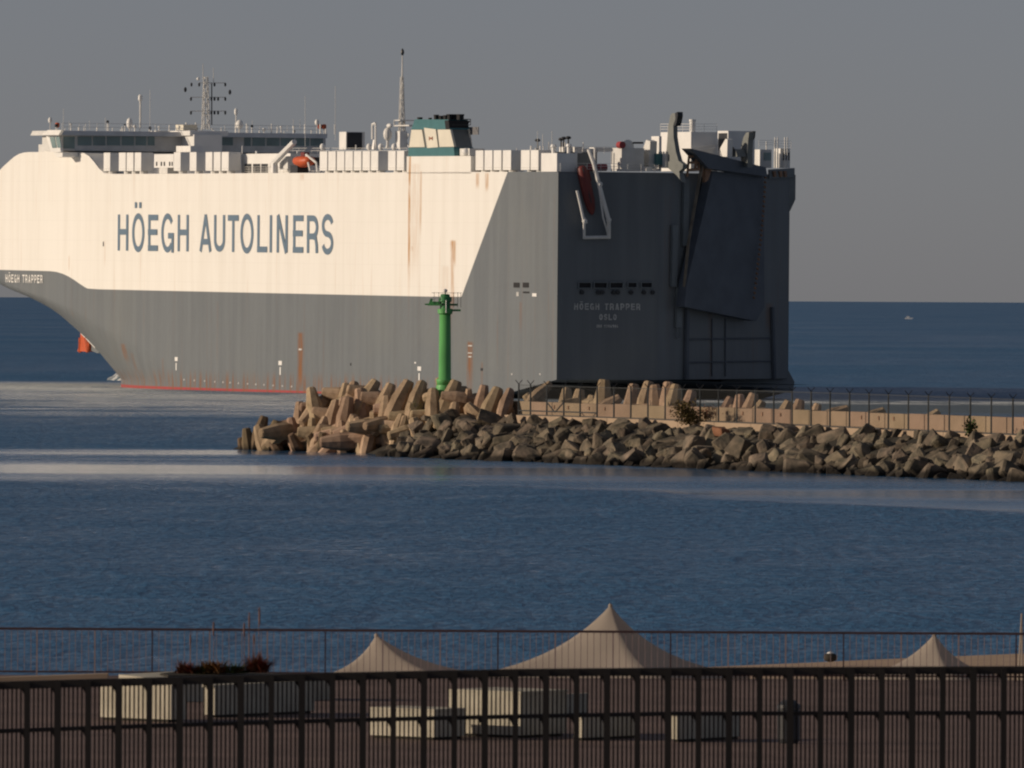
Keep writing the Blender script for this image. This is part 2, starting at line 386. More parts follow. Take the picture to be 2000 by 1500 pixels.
# --- hull paint
def hull_material():
    m, N, L, P = new_mat('hull_paint'); g = G(N, L)
    tc = N.new('ShaderNodeTexCoord'); pos = tc.outputs['Object']
    sp = N.new('ShaderNodeSeparateXYZ'); L.new(pos, sp.inputs[0]); U, Z = sp.outputs[0], sp.outputs[2]
    zb = sum(pv(x, y, 0)[1] for x, y in ((440, 571), (690, 576), (895, 580))) / 3
    # boundary height along the bow: float curve through the traced points
    bp = sorted([pv(x, y, 0) for x, y in ((171, 563.5), (166, 561), (156, 554.5), (146, 547.5), (134, 540), (122, 534.5), (110, 531), (98, 529.5), (50, 528.3), (0, 527))])
    bp = [(bp[0][0] - 4, zb)] + bp + [(bp[-1][0] + 20, bp[-1][1] + 0.1)]
    u0, u1 = bp[0][0], bp[-1][0]
    cv = N.new('ShaderNodeFloatCurve'); c = cv.mapping.curves[0]
    c.points[0].location = (0, (bp[0][1] - 10) / 10); c.points[1].location = (1, (bp[-1][1] - 10) / 10)
    for u, z in bp[1:-1]: c.points.new((u - u0) / (u1 - u0), (z - 10) / 10)
    for p in c.points: p.handle_type = 'VECTOR'
    cv.mapping.update()
    L.new(g.m('DIVIDE', g.m('SUBTRACT', U, u0), u1 - u0, clamp=True), cv.inputs['Value'])
    zline = g.m('MULTIPLY_ADD', cv.outputs[0], 10.0, 10.0)
    (ua, za), (ub, zb2) = pv(991, 337, 0), pv(901, 580, 0)
    uline = g.m('MULTIPLY_ADD', g.m('SUBTRACT', Z, za), (ub - ua) / (zb2 - za), ua)
    white = g.m('MULTIPLY', g.ss(g.m('SUBTRACT', Z, zline), -0.05, 0.05), g.ss(g.m('SUBTRACT', U, uline), -0.08, 0.08))
    vert = g.noise(pos, 1.0, 4, 0.6, (0.55, 0.5, 0.035))          # long vertical weathering
    blotch = g.noise(pos, 0.06, 4, 0.55)
    wcol = g.mix(g.ss(vert, 0.35, 0.75), (0.80, 0.78, 0.73), (0.745, 0.72, 0.665))
    wcol = g.mix(g.m('MULTIPLY', g.ss(blotch, 0.5, 0.8), 0.25), wcol, (0.70, 0.68, 0.63))
    gcol = g.mix(g.ss(vert, 0.3, 0.7), (0.158, 0.175, 0.186), (0.133, 0.148, 0.160))
    gcol = g.mix(g.m('MULTIPLY', g.ss(blotch, 0.45, 0.75), 0.35), gcol, (0.18, 0.19, 0.18))
    # plate seams
    seam = g.m('LESS_THAN', g.m('FRACT', g.m('MULTIPLY', U, 1 / 9.3)), 0.012)
    seamz = g.m('LESS_THAN', g.m('FRACT', g.m('MULTIPLY', Z, 1 / 2.62)), 0.03)
    sm = g.m('MULTIPLY', g.m('MAXIMUM', seam, seamz), 0.045)
    colr = g.mix(white, gcol, wcol)
    colr = g.mix(sm, colr, (0.10, 0.09, 0.08))
    # boot topping
    zr = g.m('MULTIPLY_ADD', U, -0.0052, 0.12)
    red = g.m('SUBTRACT', 1.0, g.ss(g.m('SUBTRACT', Z, zr), -0.06, 0.06)); red = g.m('MULTIPLY', red, g.ss(U, 30, 42))
    colr = g.mix(red, colr, (0.36, 0.055, 0.06))
    # rust: traced runs and a ragged band of streaks above the waterline
    runs = [(800.5, 300, 585, 3.2, 1.0), (822, 335, 470, 2.6, .6), (885, 470, 522, 8, 1.0), (884, 505, 620, 6, .6), (812, 320, 560, 14, .25), (870, 520, 580, 12, .2), (805, 480, 490, 3, .5), (587, 650, 772, 9, 1.0), (918, 668, 772, 9, 1.0),
            (941, 708, 760, 2.5, .5), (238, 672, 706, 13, .7), (254, 690, 730, 6, .4), (345, 738, 760, 5, .0), (135, 500, 530, 1.5, .35), (1017, 590, 650, 3, .35), (1083, 380, 740, 2, .1),
            (933, 338, 366, 5, .7), (951, 338, 372, 5, .7), (205, 470, 520, 1.5, .25), (590, 340, 350, 6, .4), (880, 610, 745, 2.5, .3), (860, 640, 745, 3, .25), (318, 700, 745, 3, .4), (425, 590, 720, 3, .15)]
    wob = g.noise(pos, 1.0, 4, 0.6, (2.0, 2.0, 0.25))
    rust = None
    for x, y0, y1, w, a in runs:
        uu, z1 = pv(x, y0, 0); _, z0 = pv(x, y1, 0); ww = w / 6.1 / 2 + .1
        du = g.m('ABSOLUTE', g.m('SUBTRACT', U, uu))
        k = g.m('SUBTRACT', 1.0, g.ss(du, ww * 0.35, ww * 1.5))
        k = g.m('MULTIPLY', k, g.m('MULTIPLY', g.ss(Z, z0 - 0.4, z0 + 0.35 * (z1 - z0)), g.m('SUBTRACT', 1.0, g.ss(Z, z1 - 0.2, z1 + 0.2))))
        k = g.m('MULTIPLY', k, g.m('MULTIPLY', g.ss(wob, 0.25, 0.6), a))
        rust = k if rust is None else g.m('MAXIMUM', rust, k)
    comb = g.noise(pos, 1.0, 3, 0.6, (0.9, 0.0, 0.04))
    zlow = g.m('ADD', Z, g.m('MULTIPLY', U, 0.007))
    low = g.m('MULTIPLY', g.m('SUBTRACT', 1.0, g.ss(zlow, 1.0, 3.0)), g.ss(comb, 0.46, 0.60))
    low = g.m('MULTIPLY', low, g.m('MULTIPLY', g.ss(U, 20, 60), 0.75))
    rust = g.m('MAXIMUM', rust, low)
    streak = g.noise(pos, 1.0, 3, 0.6, (1.3, 1.3, 0.05))
    faint = g.m('MULTIPLY', g.ss(streak, 0.58, 0.80), g.m('MULTIPLY', g.ss(U, 0.1, 0.6), 0.34))
    rust = g.m('MAXIMUM', rust, faint)
    colr = g.mix(rust, colr, g.mix(white, g.mix(wob, (0.14, 0.055, 0.022), (0.27, 0.13, 0.055)), g.mix(wob, (0.36, 0.17, 0.06), (0.55, 0.33, 0.15))))
    L.new(colr, P.inputs['Base Color']); P.inputs['Roughness'].default_value = 0.5; P.inputs['Specular IOR Level'].default_value = 0.3
    b = N.new('ShaderNodeBump'); b.inputs['Strength'].default_value = 0.35; b.inputs['Distance'].default_value = 0.25
    L.new(g.noise(pos, 0.35, 3, 0.5), b.inputs['Height']); L.new(b.outputs[0], P.inputs['Normal'])
    return m
hm = build_hull(); hm.materials.append(hull_material())
hull = link('hull', hm, ship)

# --- lettering: every letter a thin plate of strokes on the plating
def glyph(ch, w, h, t):
    Lx, Rx, B, T, mid = t / 2, w - t / 2, t / 2, h - t / 2, h * 0.52
    cx, cy, rx, ry = w / 2, h / 2, w / 2 - t / 2, h / 2 - t / 2
    def arc(x, y, a, b, d0, d1, n=14): return [(x + a * math.cos(R(d0 + (d1 - d0) * i / n)), y + b * math.sin(R(d0 + (d1 - d0) * i / n))) for i in range(n + 1)]
    O = [arc(cx, cy, rx, ry, 0, 360, 28)]
    if ch == 'H': return [[(Lx, 0), (Lx, h)], [(Rx, 0), (Rx, h)], [(Lx, mid), (Rx, mid)]]
    if ch in 'O0': return O
    if ch == 'Ö': return O + [[(w * .30, h * 1.13), (w * .30, h * 1.28)], [(w * .66, h * 1.13), (w * .66, h * 1.28)]]
    if ch == 'E': return [[(Lx, 0), (Lx, h)], [(0, T), (w, T)], [(0, B), (w, B)], [(0, mid), (w * .93, mid)]]
    if ch == 'G': return [arc(cx, cy, rx, ry, 38, 318, 24), [(w * .55, h * .43), (w, h * .43)], [(Rx, h * .45), (Rx, 0)]]
    if ch == 'A': return [[(t * .55, 0), (cx, h)], [(w - t * .55, 0), (cx, h)], [(w * .2, h * .27), (w * .8, h * .27)]]
    if ch == 'U': return [[(Lx, h)] + arc(cx, h * .32, rx, h * .32 - t / 2, 180, 360, 14) + [(Rx, h)]]
    if ch == 'T': return [[(cx, 0), (cx, h)], [(0, T), (w, T)]]
    if ch == 'L': return [[(Lx, 0), (Lx, h)], [(0, B), (w, B)]]
    if ch == 'I': return [[(cx, 0), (cx, h)]]
    if ch == 'N': return [[(Lx, 0), (Lx, h)], [(Rx, 0), (Rx, h)], [(Lx * 1.1, h), (Rx * .98, 0)]]
    if ch == 'M': return [[(Lx, 0), (Lx, h)], [(Rx, 0), (Rx, h)], [(Lx, h), (cx, h * .2), (Rx, h)]]
    if ch in 'RP':
        r = h * .24
        p = [[(Lx, 0), (Lx, h)], [(0, T)] + arc(w * .55, T - r, w * .45 - t / 2, r, 90, -90, 12) + [(0, T - 2 * r)]]
        if ch == 'R': p.append([(w * .5, T - 2 * r), (w * .78, h * .40), (Rx - t * .1, h * .2), (Rx, 0)])
        return p
    if ch == 'S':
        r = (h - t) / 4
        return [arc(cx, T - r, rx, r, 15, 262, 16)[:-1] + arc(cx, B + r, rx, r, 82, -165, 16)]
    if ch == '7': return [[(0, T), (Rx, T), (w * .35, 0)]]
    if ch == '6': return [arc(cx, h * .3, rx, h * .3 - t / 2, 0, 360, 18), arc(cx, h * .45, rx, h * .55 - t / 2, 180, 60, 10)]
    if ch == '9': return [arc(cx, h * .7, rx, h * .3 - t / 2, 0, 360, 18), arc(cx, h * .55, rx, h * .55 - t / 2, 0, -120, 10)]
    if ch == '8': return [arc(cx, h * .73, rx * .9, h * .27 - t / 2, 0, 360, 18), arc(cx, h * .27, rx, h * .28 - t / 2, 0, 360, 18)]
    return []
def stroke_mesh(strokes, t, place):
    mb = MB(); lay = 0
    for s in strokes:
        closed = (Vector(s[0]) - Vector(s[-1])).length < 1e-4
        pts = [Vector(p) for p in (s[:-1] if closed else s)]; n = len(pts); lr = []
        for i in range(n):
            a = pts[i - 1] if (i > 0 or closed) else pts[i]; b = pts[(i + 1) % n] if (i < n - 1 or closed) else pts[i]
            d = (b - a).normalized(); nrm = Vector((-d.y, d.x)); lr.append((pts[i] + nrm * t / 2, pts[i] - nrm * t / 2))
        base = len(mb.v)
        for l, r in lr: mb.v += [tuple(place(l.x, l.y, lay)), tuple(place(r.x, r.y, lay))]
        for i in range(n if closed else n - 1):
            j = (i + 1) % n; mb.f.append((base + 2 * i, base + 2 * i + 1, base + 2 * j + 1, base + 2 * j))
        lay += 1
    return mb
big = [('H', 230.5, 251), ('Ö', 258.5, 282.5), ('E', 290, 309), ('G', 315.5, 340), ('H', 347.5, 369), ('A', 390, 414), ('U', 418.5, 440), ('T', 445.5, 466.5), ('O', 470, 495.5),
       ('L', 503, 522.5), ('I', 527, 532), ('N', 541, 562.5), ('E', 573, 593), ('R', 600, 622), ('S', 629, 651.5)]
zt_ = (pv(232, 418, 0)[1] + pv(620, 421.5, 0)[1]) / 2; zb_ = (pv(232, 488.7, 0)[1] + pv(620, 495, 0)[1]) / 2; hh = zt_ - zb_
for ch, x0, x1 in big:
    ul, ur = pv(x0, 455, 0)[0], pv(x1, 455, 0)[0]; w = ul - ur; ov = 0.04 * hh if ch in 'OÖGS' else 0
    st = stroke_mesh(glyph(ch, w, hh + 2 * ov, hh * .158), hh * .158, lambda a, b, l: S(ul - a, -0.05 - 0.015 * l, zb_ - ov + b))
    st.build('letter', M['letterblue'], hull, fix=False)
def run_text(txt, total, h, t, place, m):
    wid = {' ': 0.55, 'I': 0.28, 'M': 1.1}
    gap = 0.30; units = sum(wid.get(c, 0.85) + gap for c in txt) - gap; k = total / units; x = 0
    for c in txt:
        w = wid.get(c, 0.85) * k
        if c != ' ': stroke_mesh(glyph(c, w, h, t), t, lambda a, b, l, x=x: place(x + a, b, l)).build('letter', m, hull, fix=False)
        x += w + gap * k
ua, za = pv(11.5, 551.5, 0); ub, zb = pv(84, 551.5, 0); zt2 = pv(48, 536.5, 0)[1]
run_text('HÖEGH TRAPPER', ua - ub, zt2 - za, 0.19, lambda a, b, l: S(ua - a, hull_v(ua - a, za + b) - 0.07 - 0.01 * l, za + b), M['white'])
for txt, x0, x1, y0, y1, tk in (('HÖEGH TRAPPER', 1121, 1250, 592.5, 605, .16), ('OSLO', 1170, 1204, 613.5, 625, .15), ('IMO 9706906', 1165, 1207, 634, 640, .09)):
    va, za2 = pu(x0, y1, 0); vb, _ = pu(x1, y1, 0); _, zt3 = pu((x0 + x1) / 2, y0, 0)
    run_text(txt, vb - va, zt3 - za2, tk * 1.0, lambda a, b, l: S(-0.05 - 0.01 * l, va + a, za2 + b), M['letterpale'])

# --- helpers for ship parts
def pbox(name, x0, x1, y0, y1, v, depth, m, parent=None, soft=False):   # box whose port face fills a pixel rectangle at inset v
    (u1, zt), (u0, zb) = pv(x0, (y0 + y1) / 2, v), pv(x1, (y0 + y1) / 2, v)
    zt = (pv(x0, y0, v)[1] + pv(x1, y0, v)[1]) / 2; zb = (pv(x0, y1, v)[1] + pv(x1, y1, v)[1]) / 2
    mb = MB(); mb.box(u0, u1, -v - depth, -v, zb, zt); return mb.build(name, m, parent or ship)
def abox(name, x0, x1, y0, y1, u, depth, m, parent=None):               # box whose after face fills a pixel rectangle at station u
    ym = (y0 + y1) / 2; va, vb = pu(x0, ym, u)[0], pu(x1, ym, u)[0]
    zt = (pu(x0, y0, u)[1] + pu(x1, y0, u)[1]) / 2; zb = (pu(x0, y1, u)[1] + pu(x1, y1, u)[1]) / 2
    mb = MB(); mb.box(u, u + depth, -vb, -va, zb, zt); return mb.build(name, m, parent or ship)
def cbox(name, xa, xm, xb, y0, y1, u, m, parent=None):                    # box by its port-after corner: port face xa..xm, after face xm..xb
    ym = (y0 + y1) / 2; v = pu(xm, ym, u)[0]; u1 = pv(xa, ym, v)[0]; v1 = pu(xb, ym, u)[0]
    mb = MB(); mb.box(u, u1, -v1, -v, pu(xm, y1, u)[1], pu(xm, y0, u)[1]); return mb.build(name, m, parent or ship), v
def PV(x, y, v): u, z = pv(x, y, v); return S(u, v, z)
def PU(x, y, u): v, z = pu(x, y, u); return S(u, v, z)
def pole(name, pts, r, m, parent=None, n=6):
    mb = MB()
    for i in range(0, len(pts) - 1): mb.tube(pts[i], pts[i + 1], r, n=n)
    return mb.build(name, m, parent or ship)
def railing(name, a, b, h, m, step=2.0, rails=3, r=0.028):
    mb = MB(); a, b = Vector(a), Vector(b); n = max(1, int((b - a).length / step)); up = Vector((0, 0, 1))
    for k in range(rails): mb.tube(a + up * h * (k + 1) / rails, b + up * h * (k + 1) / rails, r, n=4)
    for i in range(n + 1): p = a.lerp(b, i / n); mb.tube(p, p + up * h, r, n=4)
    return mb.build(name, m, ship)

# ventilator housings along the deck edge
vents = [(202, 215.5), (231.7, 246), (247, 261), (262.5, 276), (339, 353), (370, 384), (401, 415), (417, 431), (432.5, 447),
         (624, 639.4), (640.8, 656), (657.6, 672.8), (673.8, 689.4), (690.6, 706), (707.6, 723), (724, 739), (757.6, 773), (774.6, 789.6),
         (928.4, 944.4), (946, 962), (963.6, 979.6), (981.6, 998.4), (1017, 1035), (1036, 1052)]
for x0, x1 in vents:
    y0 = 298.3 - (x0 - 200) * 0.0062; y1 = 334.0 - (x0 - 200) * 0.0025
    x0 += .5; x1 -= .5
    o = pbox('ventilator_housing', x0, x1, y0, y1, 0.5, 1.7, M['white'])
    (u1, zb), (u0, _) = pv(x0, y1, 0.5), pv(x1, y1, 0.5)
    mb = MB(); um = (u0 + u1) / 2
    mb.tube(S(um - .3, 1.2, DECK - .02), S(um - .3, 1.2, zb + .02), 0.55, n=10); mb.build('duct_foot', M['offwhite'], o)
    mb = MB(); mb.box(u0 + .15, u1 - .15, -0.5, -0.47, zb + .25, zb + .33); mb.build('seam', M['offwhite'], o)
pbox('deck_store', 1057, 1087.6, 299, 336, 0.02, 2.6, M['white'])
# guard rails
railing('guard_rail', S(4, 2.5, DECK), S(pv(225, 338, 2.5)[0], 2.5, DECK), 0.85, M['offwhite'], 1.9)
railing('guard_rail', S(pv(795, 292, 3)[0], 3, pv(795, 299, 3)[1]), S(pv(560, 293, 3)[0], 3, pv(560, 299, 3)[1]), 0.62, M['offwhite'], 2.0, 2)

# accommodation block and wheelhouse across the ship
UB = pv(119, 275, -2.2)[0]
abox('accommodation_block', 150, 630, 284, 340, UB + 1.6, 14, M['offwhite'])
wh = abox('wheelhouse', 120, 636, 264.5, 297, UB, 7.0, M['offwhite'])
for x0, x1, y0, y1 in ((124, 146, 267, 290), (152, 179, 266.5, 284), (182, 206, 266.5, 284), (209, 235, 266.5, 284), (238, 262, 266.5, 284), (265, 286, 266.5, 284), (289, 302, 266.5, 284),
                       (393, 412, 268, 284), (432, 455, 268, 284), (477, 490, 267.5, 285), (493, 518, 267.5, 285), (521, 546, 267.5, 285), (549, 575, 267.5, 285), (578, 604, 267.5, 285), (607, 631, 267.5, 285)):
    w = abox('bridge_window', x0, x1, y0, y1, UB - 0.06, 0.1, M['glass'], wh)
# port wing end: sloping glazed side and bracket
wing = MB(); P4 = [(95, 266), (119, 264.5), (123.5, 297), (104, 297)]
wing.prism([PV(x, y, -2.25) for x, y in P4], (0, 0.35, 0)); wing.build('bridge_wing_side', M['white'], ship)
for a in (([(97.5, 268), (107, 267.5), (111, 288.5), (103, 289)]), ([(109, 267.5), (117, 267), (120, 288), (113, 288.5)])):
    MB().prism([PV(x, y, -2.63) for x, y in a], (0, 0.06, 0)).build('bridge_window', M['glass'], wh)
MB().prism([PV(x, y, -2.3) for x, y in ((104, 298), (122, 297.5), (122, 306), (112, 307.5))], (0, -2.25, 0)).build('wing_bracket', M['white'], ship)
# roof slab with lit port end
za_ = pv(100, 264, -3)[1]; zr_ = pv(100, 255, -3)[1]
rf = MB(); va, vb = pu(114, 260, UB - 1.2)[0], pu(639, 260, UB - 1.2)[0]
rf.prism([S(UB - 1.2, va, za_), S(UB + 9, va, za_), S(UB + 9, va + .3, zr_), S(UB - .6, va + .3, zr_)], S(0, vb - va, 0)); rf.build('bridge_roof', M['offwhite'], ship)
MB().prism([PV(x, y, va - .4) for x, y in ((81, 264), (114, 264), (120, 254), (93, 254))], (0, -.4, 0)).build('roof_end', M['white'], ship)
railing('roof_rail', S(UB, va + 1, zr_), S(UB, vb - 1, zr_), 1.0, M['white'], 3.2, 2, r=.045)
# central stair tower and houses abaft the bridge
pbox('stair_tower', 335, 379, 263, 337, 15.0, 4.0, M['white'])
pbox('stair_tower', 303, 308, 264, 300, 13.5, 3.0, M['white'])
pbox('tower_roof', 331, 371, 255.5, 265, 14.6, 5.5, M['white'])
pbox('tower_roof', 292, 305, 255.5, 264, 13.0, 3.5, M['white'])
pbox('searchlight_box', 343, 358, 243.5, 254, 15.5, 2.0, M['cream'])
o = pbox('deck_house', 301, 339, 301, 327.5, 1.2, 3.2, M['white'])
for x0, x1 in ((304.5, 306.5), (313.7, 315.7), (319.5, 321.5), (330, 332), (335, 336.6)): pbox('porthole', x0, x1, 316, 324, 1.14, .1, M['dark'], o)
pbox('house_pedestal', 311, 327, 327.5, 339, 1.25, 2.6, M['offwhite'])
o = pbox('deck_house', 471.5, 567, 300, 338, 2.8, 5.0, M['white'])
for x0, x1 in ((478, 490), (494, 507), (510, 522)): pbox('doorway', x0, x1, 320, 337.2, 2.72, .1, M['dark'], o)
pbox('locker', 546, 562, 305, 330, 1.8, 0.8, M['offwhite'])
pbox('locker', 344, 372, 285, 297, 5.0, 2.0, M['white'])
# ventilation casing
pbox('engine_casing', 662.5, 676, 257.5, 292, 6.0, 2.5, M['white'])
# abox from its after edge
uc = pv(676, 275, 6.0)[0]
vend = pu(706.5, 275, uc)[0]
MB().box(uc - .12, uc - .04, -vend, -6.1, pv(676, 291, 6)[1], pv(676, 258.5, 6)[1]).build('shade_sheet', M['dark'], ship)  # dark sheet stands for the shade on the casing's after face
MB().box(uc - .02, uc + 2.0, -vend, -8.55, pv(676, 291, 6)[1], pv(676, 257.5, 6)[1]).build('engine_casing', M['offwhite'], ship)
# crane boom and rescue boat cradle
MB().tube(PV(531, 322, 0.9), PV(575, 277, 0.9), 0.42, 0.36, 8).build('crane_boom', M['white'], ship)
MB().tube(PV(536, 338, 0.9), PV(536, 318, 0.9), 0.5, 0.45, 8).build('crane_post', M['white'], ship)
pole('boat_cradle', [PV(606, 334, 1.0), PV(598, 302, 1.2), PV(618, 318, 1.2), PV(620, 336, 1.0)], 0.16, M['offwhite'])
pbox('winch', 567, 581, 322, 338, 0.9, 1.5, M['dark']); pbox('winch', 602, 618, 307, 323, 2.4, 1.5, M['dark'])

# masts, antennas, domes
def lattice(name, x, y0, y1, v, wb, wt, m, step=7):
    mb = MB(); b, t = PV(x, y1, v), PV(x, y0, v); h = (t - b).length; n = max(2, int(h / 1.2)); up = Vector((0, 0, 1))
    for sx, sy in ((1, 1), (-1, 1), (-1, -1), (1, -1)):
        mb.tube(b + Vector((sx * wb, sy * wb, 0)), t + Vector((sx * wt, sy * wt, 0)), 0.10, 0.07, 5)
    for i in range(n):
        f = i / n; w = wb + (wt - wb) * f; z = b + up * h * f; w2 = wb + (wt - wb) * (i + 1) / n; z2 = b + up * h * (i + 1) / n
        for (a, c), (d, e) in (((1, 1), (-1, 1)), ((-1, 1), (-1, -1)), ((-1, -1), (1, -1)), ((1, -1), (1, 1))):
            mb.tube(z + Vector((a * w, c * w, 0)), z2 + Vector((d * w2, e * w2, 0)), 0.05, n=4)
    return mb.build(name, m, ship)
mast = lattice('signal_mast', 402, 150, 253, 18, 0.40, 0.22, M['offwhite'])
for y, xa, xb in ((162, 388, 440), (190, 372, 441), (217, 374, 442)):
    u0 = pv(402, y, 18)[0]; MB().tube(PU(xa, y, u0), PU(xb, y, u0), 0.06, n=5).build('yard', M['offwhite'], mast)
    for x in ((373, 413, 419, 426, 440) if y > 170 else (374, 389, 419, 440)):
        p = PU(x, y, u0 - .1); MB().ball(p + Vector((0, 0, -.22)), .15, .15, .28, 6, 5).build('signal_lamp', M['dark'], mast)
u0 = pv(402, 160, 18)[0]
MB().tube(PU(396.5, 155, u0), PU(396.5, 124, u0), .07, .04, 5).build('whip_antenna', M['offwhite'], mast)
MB().tube(PU(417, 160, u0), PU(417, 133, u0), .06, .04, 5).build('whip_antenna', M['offwhite'], mast)
MB().ball(PU(387, 154, u0), .22).build('dome_antenna', M['white'], mast)
for x in (413.5,): MB().tube(PU(x, 244, u0), PU(x, 164, u0), .08, n=5).build('mast_stay', M['dark'], mast)
for x in (449, 362): MB().ball(PU(x, 180 if x > 400 else 175, u0), .2, .2, .35, 6, 5).build('radar_reflector', M['dark'], mast)
MB().tube(PU(411, 163, u0), PU(415, 163, u0), .1, n=5).build('mast_bracket', M['offwhite'], mast)
def post_light(x, y0, y1, v, m='offwhite', r=.14, headr=.3):
    o = pole('lamp_post', [PV(x, y1, v), PV(x, y0, v)], r, M[m]); MB().box(-.01, .01, -.01, .01, 0, .01)
    t = PV(x, y0, v); MB().lathe(t, [(headr * .6, -.6), (headr, -.4), (headr, .1), (headr * .5, .3)], 8).build('lamp_head', M['white'], o); return o
post_light(274, 189, 250, 12); post_light(461, 216, 250, 24, r=.1, headr=.25)
def roof_post(x, y, v, r=.07):
    a = PV(x, y, v); MB().tube(a, Vector((a.x, a.y, zr_ - .05)), r, n=6).build('dome_post', M['offwhite'], ship)
for q in ((253, 241, 10), (468, 243, 24), (98, 235, -1), (619, 239, 36), (112, 249, -1), (625, 252, 36.5), (633, 252, 37)): roof_post(*q)
MB().ball(PV(253, 241, 10), .42, .42, .75).build('satellite_dome', M['white'], ship)
MB().ball(PV(468, 243, 24), .5, .5, .62).build('satellite_dome', M['white'], ship)
MB().ball(PV(98, 235, -1), .28, .28, .42).build('satellite_dome', M['white'], ship); MB().ball(PV(619, 239, 36), .3, .3, .42).build('satellite_dome', M['white'], ship)
for x, y, v in ((112, 243, -1), (625, 246, 36.5), (633, 246, 37)): MB().lathe(PV(x, y + 6, v), [(.2, 0), (.3, .15), (.3, .55), (.15, .65)], 10).build('lifebuoy_light', M['orange'], ship)
for x, y0, y1, v in ((293, 176, 252, 14), (596, 188, 286, 28), (655, 168, 274, 4), (124, 212, 254, -1), (206, 230, 254, 6), (175, 236, 254, 3), (573, 232, 256, 30), (586, 233, 256, 30), (493, 236, 256, 26), (1050, 256, 290, 2),
                     (1078, 256, 290, 3), (1060, 262, 290, 4), (135, 236, 254, 0), (155, 241, 254, 1), (190, 240, 254, 4), (507, 245, 257, 28), (525, 245, 257, 28), (543, 245, 257, 28), (561, 245, 257, 29)):
    pole('whip_antenna', [PV(x, y1, v), PV(x, y0, v)], .035, M['offwhite'], n=4)
# lattice mast by the funnel
fm = lattice('aft_mast', 785, 150, 292, 8, .34, .12, M['offwhite'])
MB().tube(PV(785.5, 152, 8), PV(786, 106, 8), .13, .07, 6).build('topmast', M['offwhite'], fm)
MB().lathe(PV(786, 108, 8), [(.12, 0), (.24, .3), (.2, .6), (.06, .85)], 8).build('mast_light', M['dark'], fm)
pbox('radar_platform', 769, 799, 244, 246.5, 7.2, 2.4, M['offwhite']); pbox('radar_platform', 769, 781, 234, 236, 7.2, 2.0, M['offwhite'])
MB().tube(PV(770, 245, 7.2), PV(770, 234, 7.2), .07, n=4).build('platform_post', M['offwhite'], ship)
MB().ball(PV(757, 262, 4), .55, .55, .85).build('satellite_dome', M['offwhite'], ship)
MB().lathe(PV(757, 290, 4), [(.3, 0), (.18, .4), (.18, 1.3)], 8).build('dome_post', M['offwhite'], ship)
MB().ball(PV(761, 245.5, 4), .6, .35, .3).build('radar_scanner', M['white'], ship)
pbox('vent_trunk', 772, 781, 256, 292, 5.0, 1.0, M['white'])
pole('vent_pipe', [PV(727, 272, 3), PV(727, 243, 3), PV(733.5, 240, 3), PV(733.5, 292, 3)], .14, M['white'])
MB().lathe(PV(732, 292, 3), [(.42, 0), (.3, .8), (.24, 1.2)], 8).build('vent_cowl', M['white'], ship)
for x, v in ((744, 3), (770, 3), (630, 2), (721, 2)): MB().ball(PV(x, 287, v), .35, .35, .45).build('vent_cowl', M['white'], ship)
pole('ladder_brace', [PV(787, 288, 6), PV(799, 262, 6), PV(787, 262, 6), PV(799, 288, 6)], .1, M['offwhite'])

# small fittings standing on the wheelhouse top and the open decks
fr_ = random.Random(21)
for i in range(46):
    v = -1 + 39 * i / 45 + fr_.uniform(-.4, .4); u = UB + fr_.uniform(0, 6); h = fr_.choice((.35, .5, .7, .9, 1.3))
    o = MB().tube(S(u, v, zr_ - .05), S(u, v, zr_ + h), fr_.uniform(.05, .12), n=6).build('deck_fitting', M['white'], ship)
    if fr_.random() < .45: MB().ball(S(u, v, zr_ + h), fr_.uniform(.12, .26)).build('lamp_cap', M[fr_.choice(('white', 'offwhite', 'dark'))], o)
for i in range(40):
    v = 3.2 + fr_.uniform(0, 4); u = fr_.choice((fr_.uniform(3, 22), fr_.uniform(50, 115))); h = fr_.choice((2.6, 2.9, 3.2, 3.6))
    MB().tube(S(u, v, DECK), S(u, v, DECK + h), fr_.uniform(.05, .16), n=6).build('deck_fitting', M[fr_.choice(('white', 'white', 'offwhite'))], ship)
# funnel casing flush with the side, funnel above it
fc = MB(); fc.prism([PV(x, y, 0) for x, y in ((794.5, 339), (919.5, 339), (919.5, 304.5), (794.5, 305.5))], (0, -7, 0)); o = fc.build('funnel_casing', hm.materials[0], ship)
FV = 0.35; FD = 2.6
MB().prism([PV(x, y, FV) for x, y in ((797, 305.4), (888, 304.6), (886, 287.5), (798, 288.5))], (0, -FD, 0)).build('funnel_base', M['teal'], ship)
fun = MB().prism([PV(x, y, FV + .1) for x, y in ((798.5, 288.5), (887, 287.5), (879, 253), (803, 253))], (0, -FD + .2, 0)).build('funnel', M['armgrey'], ship)
for q in (((799, 287.5), (829.5, 287.2), (824, 253.5), (803.5, 253.5)), ((834.5, 289), (855.5, 287.5), (851, 252.5), (828, 249.5)), ((858.5, 287), (886.8, 286.5), (879, 253), (854.5, 253))):
    MB().prism([PV(x, y, FV - .05) for x, y in q], (0, -.3, 0)).build('funnel_panel', M['cream'], fun)
